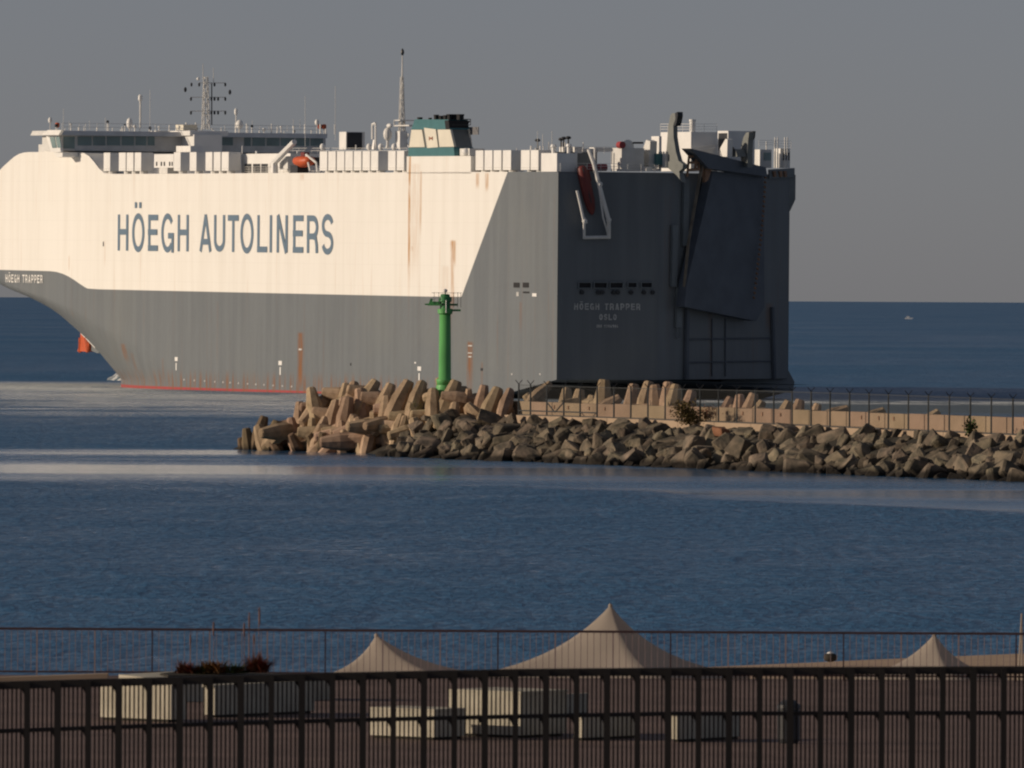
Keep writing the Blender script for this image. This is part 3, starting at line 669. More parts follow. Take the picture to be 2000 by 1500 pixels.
# emblem on the middle panel
ue, ze = pv(838.3, 274, FV - .05); ur_, zt_e = pv(845.5, 266.5, FV - .05)
stroke_mesh(glyph('H', ue - ur_, zt_e - ze, .18), .18, lambda a, b, l: S(ue - a, FV - .10 - .012 * l, ze + b)).build('emblem', M['emblem'], fun, fix=False)
MB().prism([PV(x, y, FV) for x, y in ((803, 252.8), (879, 252.8), (875, 236), (884, 233), (812, 232.5), (808, 236))][:3] + [PV(x, y, FV) for x, y in ((876, 233.5), (810, 233))], (0, -FD, 0)).build('funnel_cap', M['teal'], fun)
us0 = pv(878, 245, FV)[0]
MB().prism([PU(x, y, us0 - .05) for x, y in ((878, 252.5), (914, 252.5), (915, 242), (919, 236), (876, 235))], (1.2, 0, 0)).build('exhaust_shroud', M['soot'], fun)
MB().prism([PU(x, y, us0 - .04) for x, y in ((884, 287), (918.5, 287), (913.5, 253), (879, 253))], (.8, 0, 0)).build('funnel_back', M['armgrey'], fun)
for x, y, r, vv in ((852, 224, .30, 1.2), (862, 226, .34, 1.7), (871, 225, .34, 1.2), (879, 223, .42, 1.6), (889, 223, .36, 2.2), (899, 223, .44, 2.4), (840, 230, .2, 1.2), (820, 229, .3, 1.0)):
    a = PV(x, y + 14, vv); b = PV(x, y, vv); MB().lathe(Vector((a.x, a.y, a.z)), [(r, 0), (r, (b.z - a.z) * .8), (r * 1.12, (b.z - a.z) * .82), (r * 1.12, b.z - a.z)], 10).build('exhaust_pipe', M['soot'], fun)
pole('funnel_rail', [PU(884, 244, us0 - 1.6), PU(919, 244, us0 - 1.6), PU(919, 233, us0 - 1.2), PU(905, 233, us0 - 1.2)], .05, M['dark'])
pole('funnel_ladder', [PU(916, 252, us0 - .4), PU(921, 290, us0 - .4)], .14, M['cream'])
MB().box(*sorted((pv(934, 250, 3)[0], pv(914, 250, 3)[0])), -3.1, -3.0, pv(928, 263, 3)[1], pv(928, 248, 3)[1]).build('exhaust_grating', mat('grating', (.16, .16, .17), .6), ship)
pbox('machinery_box', 898, 917, 290, 304, 1.0, 2.0, M['offwhite']); MB().ball(PV(910, 297, .9), .5).build('vent_cowl', M['white'], ship)

# after deck clutter
for x, y0, y1, v, d, m in ((1092, 287, 300, 4, 1, 'white'), (1112, 287, 299, 5, 1, 'offwhite'), (1150, 288, 296, 10, 2.5, 'white'), (1128, 290, 298, 8, 2, 'offwhite'), (1205, 290, 334, 9.6, 1, 'white')):
    pbox('deck_locker', x, x + 10, y0, y1, v, d, M[m])
MB().lathe(PV(1081, 300, 1.5), [(.25, 0), (.25, .7), (.45, .8), (.3, 1.1)], 8).build('vent_cowl', M['white'], ship)
MB().lathe(PV(1111, 299, 3), [(.25, 0), (.25, .7), (.4, .8), (.3, 1.1)], 8).build('vent_cowl', M['white'], ship)
for x, y in ((1096, 272), (1101, 270), (1110, 269), (1050, 274)):
    pole('searchlight', [PV(x, 296, 4), PV(x, y, 4)], .09, M['dark']); MB().ball(PV(x, y, 4), .35, .35, .2).build('searchlight', M['dark'], ship)
railing('guard_rail', S(.3, .4, DECK), S(.3, V1 - .4, DECK), 1.0, M['white'], 1.6)
railing('upper_rail', PU(1120, 300, 7), PU(1210, 300, 7), 0.8, M['white'], 1.8)
MB().box(6.5, 9.5, -8.0, -2.8, DECK, DECK + 2.4).build('mooring_house', M['grey'], ship)
for x0, x1 in ((1150, 1162), (1168, 1184)): MB().tube(PU(x0, 327, 1.5), PU(x1, 327, 1.5), .42, n=10).build('mooring_winch', M['red'], ship)
uo = pv(1215, 310, 9)[0]
abox('mooring_house', 1214, 1258, 289, 334, uo + .1, 3, M['offwhite'])
MB().tube(PU(1216, 283, uo - .2), PU(1216, 283, uo - .2) + Vector((1.0, 0, 0)), .42, n=12).build('red_reel', M['red'], ship)
dm = MB(); dm.ball(PU(1226, 288, uo + .3), .1, .85, .95, 14, 10); dm.build('dome_hood', M['white'], ship)
pole('boat_hoist', [PU(1236, 279, uo), PU(1256, 279, uo)], .12, M['dark'])
MB().prism([PV(x, y, 12.6) for x, y in ((1254, 330), (1268, 330), (1270, 276), (1262, 273), (1256, 290))], (0, -.9, 0)).build('davit', M['offwhite'], ship)
MB().prism([PV(x, y, 11.7) for x, y in ((1242, 334), (1262, 334), (1262, 326), (1250, 327))], (0, -.8, 0)).build('winch_bed', M['white'], ship)
pbox('winch', 1268, 1282, 300, 322, 13.2, 1.2, M['teal']); pbox('winch', 1286, 1300, 296, 328, 14.0, 1.2, M['offwhite'])
# upper aft houses
cbox('aft_house', 1272, 1287, 1292, 266, 334, 4.0, M['white'])
_, vA = cbox('aft_house', 1290, 1349.5, 1401, 257.5, 334, 7.0, M['white']); uaf = 7.0
o, vB = cbox('aft_house', 1401.5, 1422, 1474, 255.5, 334, 10.0, M['white']); pbox('doorway', 1403, 1419.5, 260, 300, vB - .06, .1, M['dark'], o)
railing('roof_rail', PU(1351, 257.5, uaf + .3), PU(1400, 257.5, uaf + .3), .95, M['white'], 1.2)
railing('roof_rail', PV(1290, 257.5, vA + .2), PV(1348, 257.5, vA + .2), .95, M['white'], 2.0)
MB().lathe(PU(1352.5, 257.5, uaf + 1), [(.36, 0), (.36, 1.2), (.42, 1.25), (.42, 1.5)], 12).build('vent_post', M['white'], ship)
pole('stair_rail', [PU(1350, 296, uaf - .5), PU(1402, 288, uaf - .5), PU(1402, 281, uaf - .5), PU(1350, 290, uaf - .5)], .07, M['white'])
MB().prism([PV(x, y, 24.0) for x, y in ((1397, 306), (1420, 306), (1421, 272), (1417, 271))], (0, -.7, 0)).build('hoist_bracket', M['white'], ship)
MB().prism([PV(x, y, 25.0) for x, y in ((1424, 306), (1440, 306), (1437, 292), (1430, 291))], (0, -1.2, 0)).build('hoist_motor', M['armgrey'], ship)
pole('hoist_wire', [PV(1418, 272, 24.6), PV(1443, 304, 25.3)], .12, M['dark'])
# starboard consoles
for x0, x1, yw in ((1480, 1507, 292), (1520, 1543, 290)):
    us_ = 13.5 if x0 < 1500 else 14.5
    o = abox('mooring_control_cabin', x0 + 4, x1, yw, 328, us_, 1.8, M['offwhite']); abox('cabin_window', x0 + 12 if x0 < 1500 else x0 + 10, x1 - 1, 298, 313, us_ - .08, .1, M['glass'] if x0 < 1500 else M['dark'], o)
    pbox('cabin_side', x0, x0 + 4, yw, 328, pu(x0 + 4, 310, us_)[0] - .05, .12, M['white'])
railing('guard_rail', PU(1482, 287, 14), PU(1514, 287, 14), .8, M['white'], 1.5); railing('guard_rail', PU(1512, 290, 14), PU(1545, 290, 14), .9, M['white'], 1.2)
for x in (1497, 1514, 1519, 1533, 1538): pole('whip_antenna', [PU(x, 328, 14), PU(x, 268 if x > 1500 else 276, 14)], .08, M['white'], n=4)
# quarter flare at the starboard top corner
MB().prism([S(UQ - .05, BEAM - 3.5, DECK), S(UQ - .05, BEAM + .75, DECK), S(UQ - .05, BEAM + .75, DECK - 3.0), S(UQ - .05, BEAM + .05, DECK - 4.4), S(UQ - .05, BEAM - 3.5, DECK - 4.4)], (10, 0, 0)).build('mooring_platform', M['grey'], ship)
# rubbing flare at the waterline
MB().prism([S(UQ - .06, BEAM - 9, keel(UQ) + 1.9), S(UQ - .06, BEAM + .03, keel(UQ) + 2.6), S(UQ - .06, BEAM + .85, keel(UQ) + 1.2), S(UQ - .06, BEAM + .6, keel(UQ) - .1), S(UQ - .06, BEAM - 9, keel(UQ) - .1)], (14, 0, 0)).build('quarter_bulge', M['grey'], ship)
# starboard deck edge on the chamfered quarter: bulwark with fairleads
QD = Vector((UQ, -(BEAM - V1), 0)).normalized(); QN = Vector((-(BEAM - V1), -UQ, 0)).normalized()     # along and outward
def pq(x, y, off):                    # on the plane of the chamfered quarter, off metres outside it
    d = lray(x, y); o = S(0, V1, 0) + QN * off; t = (o - LO).dot(QN) / d.dot(QN); return LO + d * t
MB().prism([pq(x, y, .02) for x, y in ((1500, 331), (1549, 328), (1549, 346), (1500, 349))], QN * .25).build('bulwark', M['grey'], ship)
for x in (1508, 1520, 1529): MB().prism([pq(x, y, .3) for x, y in ((x, 334), (x + 5, 334), (x + 6, 345), (x + 2, 346))], QN * .2).build('fairlead', M['rustbrown'], ship)

# quarter ramp folded up against the quarter
ramp = MB().prism([pq(x, y, 1.7) for x, y in ((1393, 334), (1492, 342), (1493, 600), (1477, 627), (1337, 599), (1341, 556))], QN * -1.25).build('stern_ramp', M['rampgrey'], ship)
MB().prism([pq(x, y, 2.6) for x, y in ((1349, 290), (1374, 296), (1496, 327), (1499, 345), (1384, 329))], QN * -1.4).build('ramp_flap', M['rampgrey'], ramp)
MB().prism([pq(x, y, 2.2) for x, y in ((1375, 305), (1377.5, 303), (1348, 470), (1340.5, 545), (1338, 560), (1345.5, 480))], QN * -.35).build('ramp_edge', M['paleedge'], ramp)
MB().prism([pq(x, y, 2.0) for x, y in ((1379, 318), (1390, 331), (1383, 352), (1377, 356))], QN * -.4).build('hinge_plate', M['rustbrown'], ramp)
fr = MB()
for a, b in (((1346, 306), (1376, 302)), ((1345, 318), (1374, 316)), ((1343, 332), (1372, 330)), ((1346, 304), (1342, 345)), ((1360, 303), (1358, 331)), ((1366, 303), (1364, 330)), ((1376, 301), (1370, 345))):
    fr.tube(pq(*a, 1.9), pq(*b, 1.9), .16, n=5)
fr.build('hinge_frame', M['rustbrown'], ramp)
cl = MB()
for i in range(26):
    t = i / 25; p = pq(1493 - 22 * t ** 1.4, 345 + 235 * t, 2.0); cl.tube(p, p + QN * .25 + Vector((0, 0, -.18)), .13, n=5)
cl.build('ramp_cleat', M['rustbrown'], ramp)
for yy in (662, 707): MB().tube(pq(1340, yy + 1, .12), pq(1512, yy - 2, .12), .09, n=5).build('stiffener', M['rampgrey'], ship)
for xx in (1391, 1417): MB().tube(pq(xx, 622, .1), pq(xx, 735, .1), .08, n=5).build('stiffener', M['rampgrey'], ship)
MB().tube(pq(1508, 600, .15), pq(1512, 740, .15), .3, n=6).build('door_post', M['rampgrey'], ship)
MB().tube(pq(1342, 600, .2), pq(1340, 740, .2), .35, n=6).build('door_post', M['rampgrey'], ship)
for xx, yy0, yy1 in ((1338, 350, 480), (1316, 440, 560), (1325, 560, 640)):
    MB().prism([pq(x, y, .06) for x, y in ((xx - 6, yy0), (xx + 4, yy0), (xx + 2, yy1), (xx - 8, yy1))], QN * .35).build('stiffener', M['grey'], ship)
pole('ladder', [pq(1322, 580, .3), pq(1322, 660, .3), pq(1328, 660, .3), pq(1328, 580, .3)], .07, M['grey'])
# two ramp hoisting posts with lit port faces
MB().prism([PV(x, y, 14.3) for x, y in ((1309, 226), (1313, 221), (1318, 221), (1319, 232), (1315, 245), (1315.5, 268), (1320, 296), (1325, 314), (1334, 321), (1333, 329), (1326, 335), (1332, 356), (1322, 343), (1301, 325), (1299.5, 316), (1302, 290), (1305, 248))], (0, -.55, 0)).build('ramp_post', M['armgrey'], ship)
MB().prism([PV(x, y, 14.25) for x, y in ((1318, 221), (1323, 218.5), (1323.5, 226), (1321, 240), (1318.5, 246), (1316, 246), (1319, 232))], (0, -.7, 0)).build('sheave_housing', M['dark'], ship)
MB().prism([PV(x, y, 26.3) for x, y in ((1452, 268), (1457, 259), (1463, 258), (1461, 275), (1459.5, 300), (1460, 326), (1449, 324), (1446, 302), (1448, 284))], (0, -.7, 0)).build('ramp_post', M['armgrey'], ship)
MB().prism([PV(x, y, 26.9) for x, y in ((1462, 258), (1470, 256), (1469, 268), (1463, 278))], (0, -.4, 0)).build('sheave_housing', M['dark'], ship)
# transom fittings
for x0, x1, y0, y1 in ((1130, 1153, 552.5, 562), (1160, 1184, 552.5, 562), (1191, 1215, 552.5, 562), (1226, 1242, 552.5, 561), (1252, 1272, 552.5, 561)):
    (va, zb), (vb, zt) = pu(x0, y1, 0), pu(x1, y0, 0)
    o = MB().box(-.03, -.01, -vb, -va, zb, zt).build('mooring_port', M['soot'], hull)
    f = MB()
    for q in ((va - .1, va, zb - .1, zt + .1), (vb, vb + .1, zb - .1, zt + .1), (va, vb, zb - .1, zb), (va, vb, zt, zt + .1)): f.box(-.22, -.012, -q[1], -q[0], q[2], q[3])
    f.build('port_frame', M['grey'], hull)
for x in (1136, 1168, 1176, 1198, 1206, 1232, 1257, 1274):
    p = PU(x, 571, -.05); MB().tube(p, p + Vector((-.25, 0, 0)), .26, n=10).build('fairlead', M['dark'], hull)
for x0, x1, y0, y1, m in ((1003.5, 1015, 552, 561.5, 'soot'), (1021.5, 1033, 552, 561.5, 'soot'), (1009, 1014, 570.5, 578.5, 'letterpale'), (1022, 1034, 569.5, 572.5, 'soot'), (1040, 1048.5, 573, 579, 'white'),
                          (342, 347.5, 697.5, 705, 'white'), (343.7, 345.6, 709, 723, 'white'), (544.5, 551, 705, 713, 'white'), (546.7, 549, 717, 732, 'white'), (816, 823, 716, 724, 'white'), (818, 820.5, 729, 743, 'white'), (810, 813, 707, 710, 'white'),
                          (915, 922.5, 674, 676.5, 'letterpale'), (914.5, 922.5, 688.5, 690.5, 'letterpale'), (915.5, 921.5, 695.5, 698, 'letterpale'), (201.5, 203, 472, 481, 'dark'), (584, 590, 681, 684, 'letterpale'), (684.5, 686, 709, 714, 'dark'), (939, 943, 719, 724, 'dark')):
    (ua_, za_2), (ub_, zb_2) = pv(x0, y1, 0), pv(x1, y0, 0); vv = min(hull_v(ua_, za_2), hull_v(ub_, zb_2))
    dpt = max(hull_v(ua_, za_2), hull_v(ub_, zb_2), hull_v(ua_, zb_2), hull_v(ub_, za_2)) - vv
    MB().box(ub_, ua_, -vv - dpt + .0, -vv + .05, za_2, zb_2).build('hull_mark' if m in ('white', 'letterpale', 'orange') else 'hull_opening', M[m], hull)
for x in (360, 380, 400, 420, 436, 450, 466, 484, 500, 516, 534, 552, 570, 1000, 1055):
    y = 738 + (x - 300) * .064 if x < 700 else 731; u, z = pv(x, y, 0); MB().ball(S(u, hull_v(u, z), z), .13, .1, .13, 6, 4).build('draught_dot', M['white'], hull)
# anchor in its bolster, hanging clear of the stem
p = PV(186, 676, 17.5)
an = MB()
def PA(x, y, dv=0): return PV(x, y, 17.5 + dv)
MB().prism([PA(x, y) for x, y in ((176, 655), (196, 668), (204, 684), (190, 690), (176, 684))], (0, -1.8, 0)).build('anchor_bolster', M['grey'], ship)
anc = MB().prism([PA(x, y, -.4) for x, y in ((151, 686), (157, 665), (157, 650), (163, 646), (168, 660), (173, 672), (172, 687))], (0, -.7, 0)).build('anchor', M['orange'], ship)
MB().tube(PA(158, 660, -.3), PA(156, 688, -.3), .35, .25, 6).build('fluke', M['orange'], anc); MB().tube(PA(168, 660, -.4), PA(171, 688, -.4), .35, .25, 6).build('fluke', M['orange'], anc)
MB().tube(PA(161, 650, -.5), PA(190, 678, .2), .3, .4, 6).build('shank', M['offwhite'], anc)

# bow wave: a low ridge of broken water thrown off the stem
def bow_wave():
    m, N, L, P = new_mat('broken_water'); g = G(N, L); tc = N.new('ShaderNodeTexCoord')
    k = g.ss(g.noise(tc.outputs['Object'], .9, 5, .7), .42, .62)
    L.new(g.mix(k, (0.05, 0.09, 0.11), (0.62, 0.62, 0.60)), P.inputs['Base Color']); P.inputs['Roughness'].default_value = .6
    a, b = ground(212, 742), ground(330, 745); mb = MB(); rr = random.Random(9); n, w = 30, 9
    for i in range(n + 1):
        f = i / n; c = a.lerp(b, f); hgt = 1.1 * math.exp(-((f - .22) / .16) ** 2) + .25 * (1 - f)
        for j in range(w):
            t = j / (w - 1) * 2 - 1; mb.v.append((c.x + rr.gauss(0, .08), c.y - 3 + t * 5, -.1 + max(0, hgt * (1 - t * t) + rr.gauss(0, .10) * (1 - abs(t)))))
    for i in range(n):
        for j in range(w - 1): q = i * w + j; mb.f.append((q, q + w, q + w + 1, q + 1))
    tag(mb.build('bow_wave', m, smooth=True), 'low ridge of white broken water at the bow of the ship', 'foam', kind='stuff')
bow_wave()
# free-fall lifeboat in its launching frame: a thing of its own
def lifeboat():
    a, b = SHIP_M @ PU(1134, 324, -.15), SHIP_M @ PU(1157, 420, -.3)
    ax = (b - a); Lg = ax.length; q = ax.to_track_quat('X', 'Z')
    root = empty('lifeboat', a, 'shade-darkened orange free-fall lifeboat hanging nose down in the white frame on the stern', 'boat')
    root.rotation_mode = 'QUATERNION'; root.rotation_quaternion = q
    mb = MB(); prof = [(0, .35), (.04, .58), (.15, .68), (.4, .72), (.7, .68), (.88, .5), (.97, .24), (1, .06)]; n = 14; vs = []
    for t, r in prof:
        for i in range(n):
            th = 2 * math.pi * i / n; vs.append((t * Lg, r * .95 * math.cos(th), r * 1.05 * math.sin(th) * (1.0 if math.sin(th) > 0 else .85)))
    fs = [(k * n + i, k * n + (i + 1) % n, (k + 1) * n + (i + 1) % n, (k + 1) * n + i) for k in range(len(prof) - 1) for i in range(n)] + [tuple(range(n - 1, -1, -1)), tuple(range((len(prof) - 1) * n, len(prof) * n))]
    mb.add(vs, fs); mb.build('boat_hull', M['redboat'], root, smooth=True)
    MB().box(.1 * Lg, .34 * Lg, -.35, .35, .45, .8).build('coxswain_cabin', M['redboat'], root)
    MB().tube((.03 * Lg, -.56, 0), (.75 * Lg, -.64, 0), .07, n=5).build('fender_strip', M['dark'], root); MB().tube((.03 * Lg, .56, 0), (.75 * Lg, .64, 0), .07, n=5).build('fender_strip', M['dark'], root)
lifeboat()
dv = ship
for pts, r in ((((1150, 292, -.2), (1160, 320, -.9), (1168, 352, -1.3), (1178, 390, -1.4), (1189, 430, -1.3), (1189, 465, -.5)), .26),
               (((1127, 372, -.8), (1134, 402, -1.0), (1141, 435, -1.1), (1141, 466, -.5)), .18), (((1141, 464, -.6), (1190, 463, -.6)), .2), (((1141, 425, -1.1), (1146, 436, -1.1)), .14),
               (((1168, 352, -1.3), (1178, 425, -1.2), (1189, 462, -.6)), .12)):
    pole('launching_frame', [PU(x, y, u) for x, y, u in pts], r, M['offwhite'], n=8)
for x, y, u in ((1172, 360, -1.35), (1189, 430, -1.3), (1142, 432, -1.1)): MB().ball(PU(x, y, u), .32).build('frame_joint', M['offwhite'], ship)
# orange rescue boat on the deck
a = SHIP_M @ PV(592, 316, 1.4)
rb = empty('rescue_boat', a, 'small orange rescue boat in its cradle on the deck edge beside the crane boom', 'boat', rz=R(90) + TH)
mb = MB(); n = 10; vs = []; pr = [(-2.6, .3, .2), (-2.2, .8, .1), (0, 1.0, 0), (1.6, .8, .1), (2.4, .4, .3), (2.7, .1, .5)]
for x, w, z in pr:
    for i in range(n):
        th = 2 * math.pi * i / n; vs.append((x, w * math.cos(th), z + .75 * w * math.sin(th)))
fs = [(k * n + i, k * n + (i + 1) % n, (k + 1) * n + (i + 1) % n, (k + 1) * n + i) for k in range(len(pr) - 1) for i in range(n)] + [tuple(range(n - 1, -1, -1)), tuple(range((len(pr) - 1) * n, len(pr) * n))]
mb.add(vs, fs).build('boat_hull', M['orange'], rb, smooth=True); MB().box(-1.2, 0, -.35, .35, .5, 1.2).build('console', M['redboat'], rb)

# ================================================================== BREAKWATER
BA, BB = ground(470, 880), ground(2000, 940)
BE = (BB - BA).normalized(); BN = Vector((-BE.y, BE.x, 0)); BN = BN if BN.y > 0 else -BN
def BW(s, t, z): p = BA + BE * s + BN * t; return Vector((p.x, p.y, z))
def bpt(x, y, t):                     # (s, z) on the upright plane t metres in from the harbour waterline
    d = ray(x, y); k = (BA + BN * t - CAM_O).dot(BN) / d.dot(BN); p = CAM_O + d * k; return (p - BA).dot(BE), p.z
M['dolos'] = mat('dolos_concrete', (0.45, 0.325, 0.22), 0.85, 0.0, 1.1, 0.06, c2=(0.23, 0.16, 0.105), rnd=0.2, spec=0.15)
M['wetdolos'] = mat('algae_stained_concrete', (0.20, 0.14, 0.085), 0.8, 0.0, 0.9, 0.05, c2=(0.13, 0.095, 0.06), rnd=0.15, spec=0.2)
M['wall'] = mat('parapet_concrete', (0.30, 0.22, 0.155), 0.85, 0.0, 0.5, 0.01, c2=(0.23, 0.17, 0.115), rnd=0.05, spec=0.15)
M['kerb'] = mat('kerb_concrete', (0.36, 0.27, 0.19), 0.85, 0.15, 0.6, spec=0.15)
M['rock'] = mat('riprap_rock', (0.205, 0.162, 0.115), 0.85, 0.0, 1.6, 0.16, c2=(0.075, 0.068, 0.052), rnd=0.35, spec=0.2)
def wet(m, z1):
    N, L = m.node_tree.nodes, m.node_tree.links; g = G(N, L); P = N['Principled BSDF']; src = P.inputs['Base Color'].links[0].from_socket
    ge = N.new('ShaderNodeNewGeometry'); sp = N.new('ShaderNodeSeparateXYZ'); L.new(ge.outputs['Position'], sp.inputs[0])
    k = g.ss(g.m('ADD', sp.outputs[2], g.m('MULTIPLY', g.noise(ge.outputs['Position'], .6, 3), .7)), z1, z1 + .45)
    L.new(g.mix(k, (0.022, 0.018, 0.014), src), P.inputs['Base Color'])
wet(M['rock'], .6); wet(M['wetdolos'], .35)
M['redrock'] = mat('reddish_rock', (0.22, 0.105, 0.06), 0.85, 0.3, 1.0, 0.05, spec=0.15)
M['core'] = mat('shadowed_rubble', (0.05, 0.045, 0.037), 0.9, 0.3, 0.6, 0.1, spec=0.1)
M['fencegrey'] = mat('galvanised_dark_fence', (0.035, 0.04, 0.042), 0.6, 0.2, 2.0)
SEND = 175.0
def zc(s): return 3.2 - 0.0033 * max(0, s - 20)        # crest level falls very slightly towards the shore
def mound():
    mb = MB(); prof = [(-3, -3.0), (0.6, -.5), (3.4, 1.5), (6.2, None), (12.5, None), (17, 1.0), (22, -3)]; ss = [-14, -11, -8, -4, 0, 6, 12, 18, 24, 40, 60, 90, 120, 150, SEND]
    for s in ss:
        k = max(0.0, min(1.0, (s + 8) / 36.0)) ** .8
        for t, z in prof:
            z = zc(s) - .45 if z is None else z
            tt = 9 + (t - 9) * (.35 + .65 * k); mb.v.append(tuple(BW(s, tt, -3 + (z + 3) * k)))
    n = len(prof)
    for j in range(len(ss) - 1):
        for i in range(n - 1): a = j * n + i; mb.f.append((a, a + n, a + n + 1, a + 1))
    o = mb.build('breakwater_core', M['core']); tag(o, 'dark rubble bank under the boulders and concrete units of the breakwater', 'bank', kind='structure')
mound()
# --- boulders, every one a block of its own
def rock_mesh(i):
    rnd = random.Random(100 + i); import bmesh
    bm = bmesh.new(); pts = []
    for x in (-1, 1):
        for y in (-1, 1):
            for z in (-1, 1): pts.append(Vector((x * .66 + rnd.gauss(0, .15), y * .62 + rnd.gauss(0, .15), z * .60 + rnd.gauss(0, .15))))
    for _ in range(9): pts.append(Vector((rnd.gauss(0, 1), rnd.gauss(0, 1), rnd.gauss(0, 1))).normalized() * rnd.uniform(.72, .92))
    for p in pts: bm.verts.new(p)
    r = bmesh.ops.convex_hull(bm, input=bm.verts); bmesh.ops.delete(bm, geom=[v for v in bm.verts if not v.link_faces], context='VERTS')
    bmesh.ops.bevel(bm, geom=[e for e in bm.edges], offset=.10, segments=1, affect='EDGES', clamp_overlap=True)
    bmesh.ops.recalc_face_normals(bm, faces=bm.faces)
    me = bpy.data.meshes.new('boulder'); bm.to_mesh(me); bm.free()
    return me
ROCKS = [rock_mesh(i) for i in range(14)]
for r_ in ROCKS: r_.materials.append(M['rock'])
rnd = random.Random(3)
CAM_I = CAM_M.inverted()
def proj(p):
    q = CAM_I @ Vector(p); return 1000 - F * q.x / q.z, 750 + F * q.y / q.z
spots = []
s = 15.0
while s < 141:
    for row in range(7):
        f = (row + rnd.uniform(-.35, .35)) / 6.6
        t = -.3 + 7.0 * f; z = -.25 + (zc(s) - .15) * f
        sc = rnd.choice((.5, .62, .75, .85, .95, 1.1, 1.3)) * rnd.uniform(.8, .98) * (1.08 if row < 4 else .9)
        p = BW(s + rnd.uniform(-.8, .8) + (row % 2) * .8, t + rnd.uniform(-.3, .3), z + rnd.uniform(-.1, .2))
        x, y = proj(p)
        if x < 752 + (884 - y) * 1.35: continue
        ro = (rnd.gauss(0, .5) + rnd.choice((0, 3.14)), rnd.gauss(-.45, .5), rnd.gauss(0, .7) + rnd.choice((0, 3.14))); s3 = (sc * rnd.uniform(.95, 1.45), sc * rnd.uniform(.75, 1.0), sc * rnd.uniform(.55, .85))
        spots.append((sc * F / p.y * (1 if x < 2030 else .1), p, ro, s3, rnd.randrange(14)))
    s += 1.46
spots.sort(key=lambda q: -q[0])
rest = MB()
for i, (_, p, ro, s3, k) in enumerate(spots):
    if i < 298:
        o = link('boulder', ROCKS[k]); o.location = p; o.rotation_euler = ro; o.scale = s3
        tag(o, 'angular dark grey-brown boulder in the rock slope of the breakwater', 'boulder', 'boulders of the breakwater slope')
    else:
        mm = Matrix.LocRotScale(p, Euler(ro), Vector(s3)); rest.add([mm @ v.co for v in ROCKS[k].vertices], [tuple(f.vertices) for f in ROCKS[k].polygons])
tag(rest.build('rubble', M['rock'], fix=False), 'smaller dark stones filling the breakwater rock slope between the boulders', 'rubble', kind='stuff')
s_, z_ = bpt(1418, 843, 5.0)
me = ROCKS[3].copy(); me.materials.clear(); me.materials.append(M['redrock'])
o = link('boulder', me); o.location = BW(s_, 4.6, z_); o.scale = (1.0, .55, .5); o.rotation_euler = (0.1, 0.1, BE.to_track_quat('X', 'Z').to_euler().z)
tag(o, 'small reddish-brown boulder among the dark rocks below the bush', 'boulder')
# --- dolosse
def dolos_mesh(C=4.2):
    mb = MB(); h = C / 2
    def fluke(c, ax, side):
        ax = Vector(ax); sd = Vector(side); w = ax.cross(sd); vs = []; n = 8
        prof = [(-h, .32), (-h + .1, .40), (-.55, .68), (.55, .68), (h - .1, .40), (h, .32)]
        for z, r in prof:
            for i in range(n):
                th = math.pi / 2 * (i // 2) + math.pi / 4 + (-.42 if i % 2 == 0 else .42); vs.append(Vector(c) + ax * z + sd * (r * 1.06 * math.cos(th)) + w * (r * 1.06 * math.sin(th)))
        fs = [(k * n + i, k * n + (i + 1) % n, (k + 1) * n + (i + 1) % n, (k + 1) * n + i) for k in range(len(prof) - 1) for i in range(n)] + [tuple(range(n - 1, -1, -1)), tuple(range((len(prof) - 1) * n, len(prof) * n))]
        mb.add(vs, fs)
    fluke((0, 0, 0), (0, 0, 1), (1, 0, 0))
    mb.tube((0, 0, 0), (C * .72, 0, 0), .64, .64, 8, cap=False)
    fluke((C * .72, 0, 0), (0, 1, 0), (1, 0, 0))
    return mb
_dm = dolos_mesh().mesh('dolos', M['dolos']); _dw = dolos_mesh().mesh('dolos', M['wetdolos'])
import bmesh
for me in (_dm, _dw):
    bm = bmesh.new(); bm.from_mesh(me); bmesh.ops.recalc_face_normals(bm, faces=bm.faces); bm.to_mesh(me); bm.free()
def place_dolos(tip, direc, shank, size, wet, label, group):
    Z = direc.normalized(); X = shank - Z * shank.dot(Z)
    if X.length < .05: X = Z.orthogonal()
    X.normalize(); Y = Z.cross(X); o = link('dolos', _dw if wet else _dm)
    m3 = Matrix((X, Y, Z)).transposed()
    c = tip - Z * (2.1 * size)
    o.matrix_world = Matrix.Translation(c) @ m3.to_4x4() @ Matrix.Scale(size, 4)
    return tag(o, label, 'dolos', group)
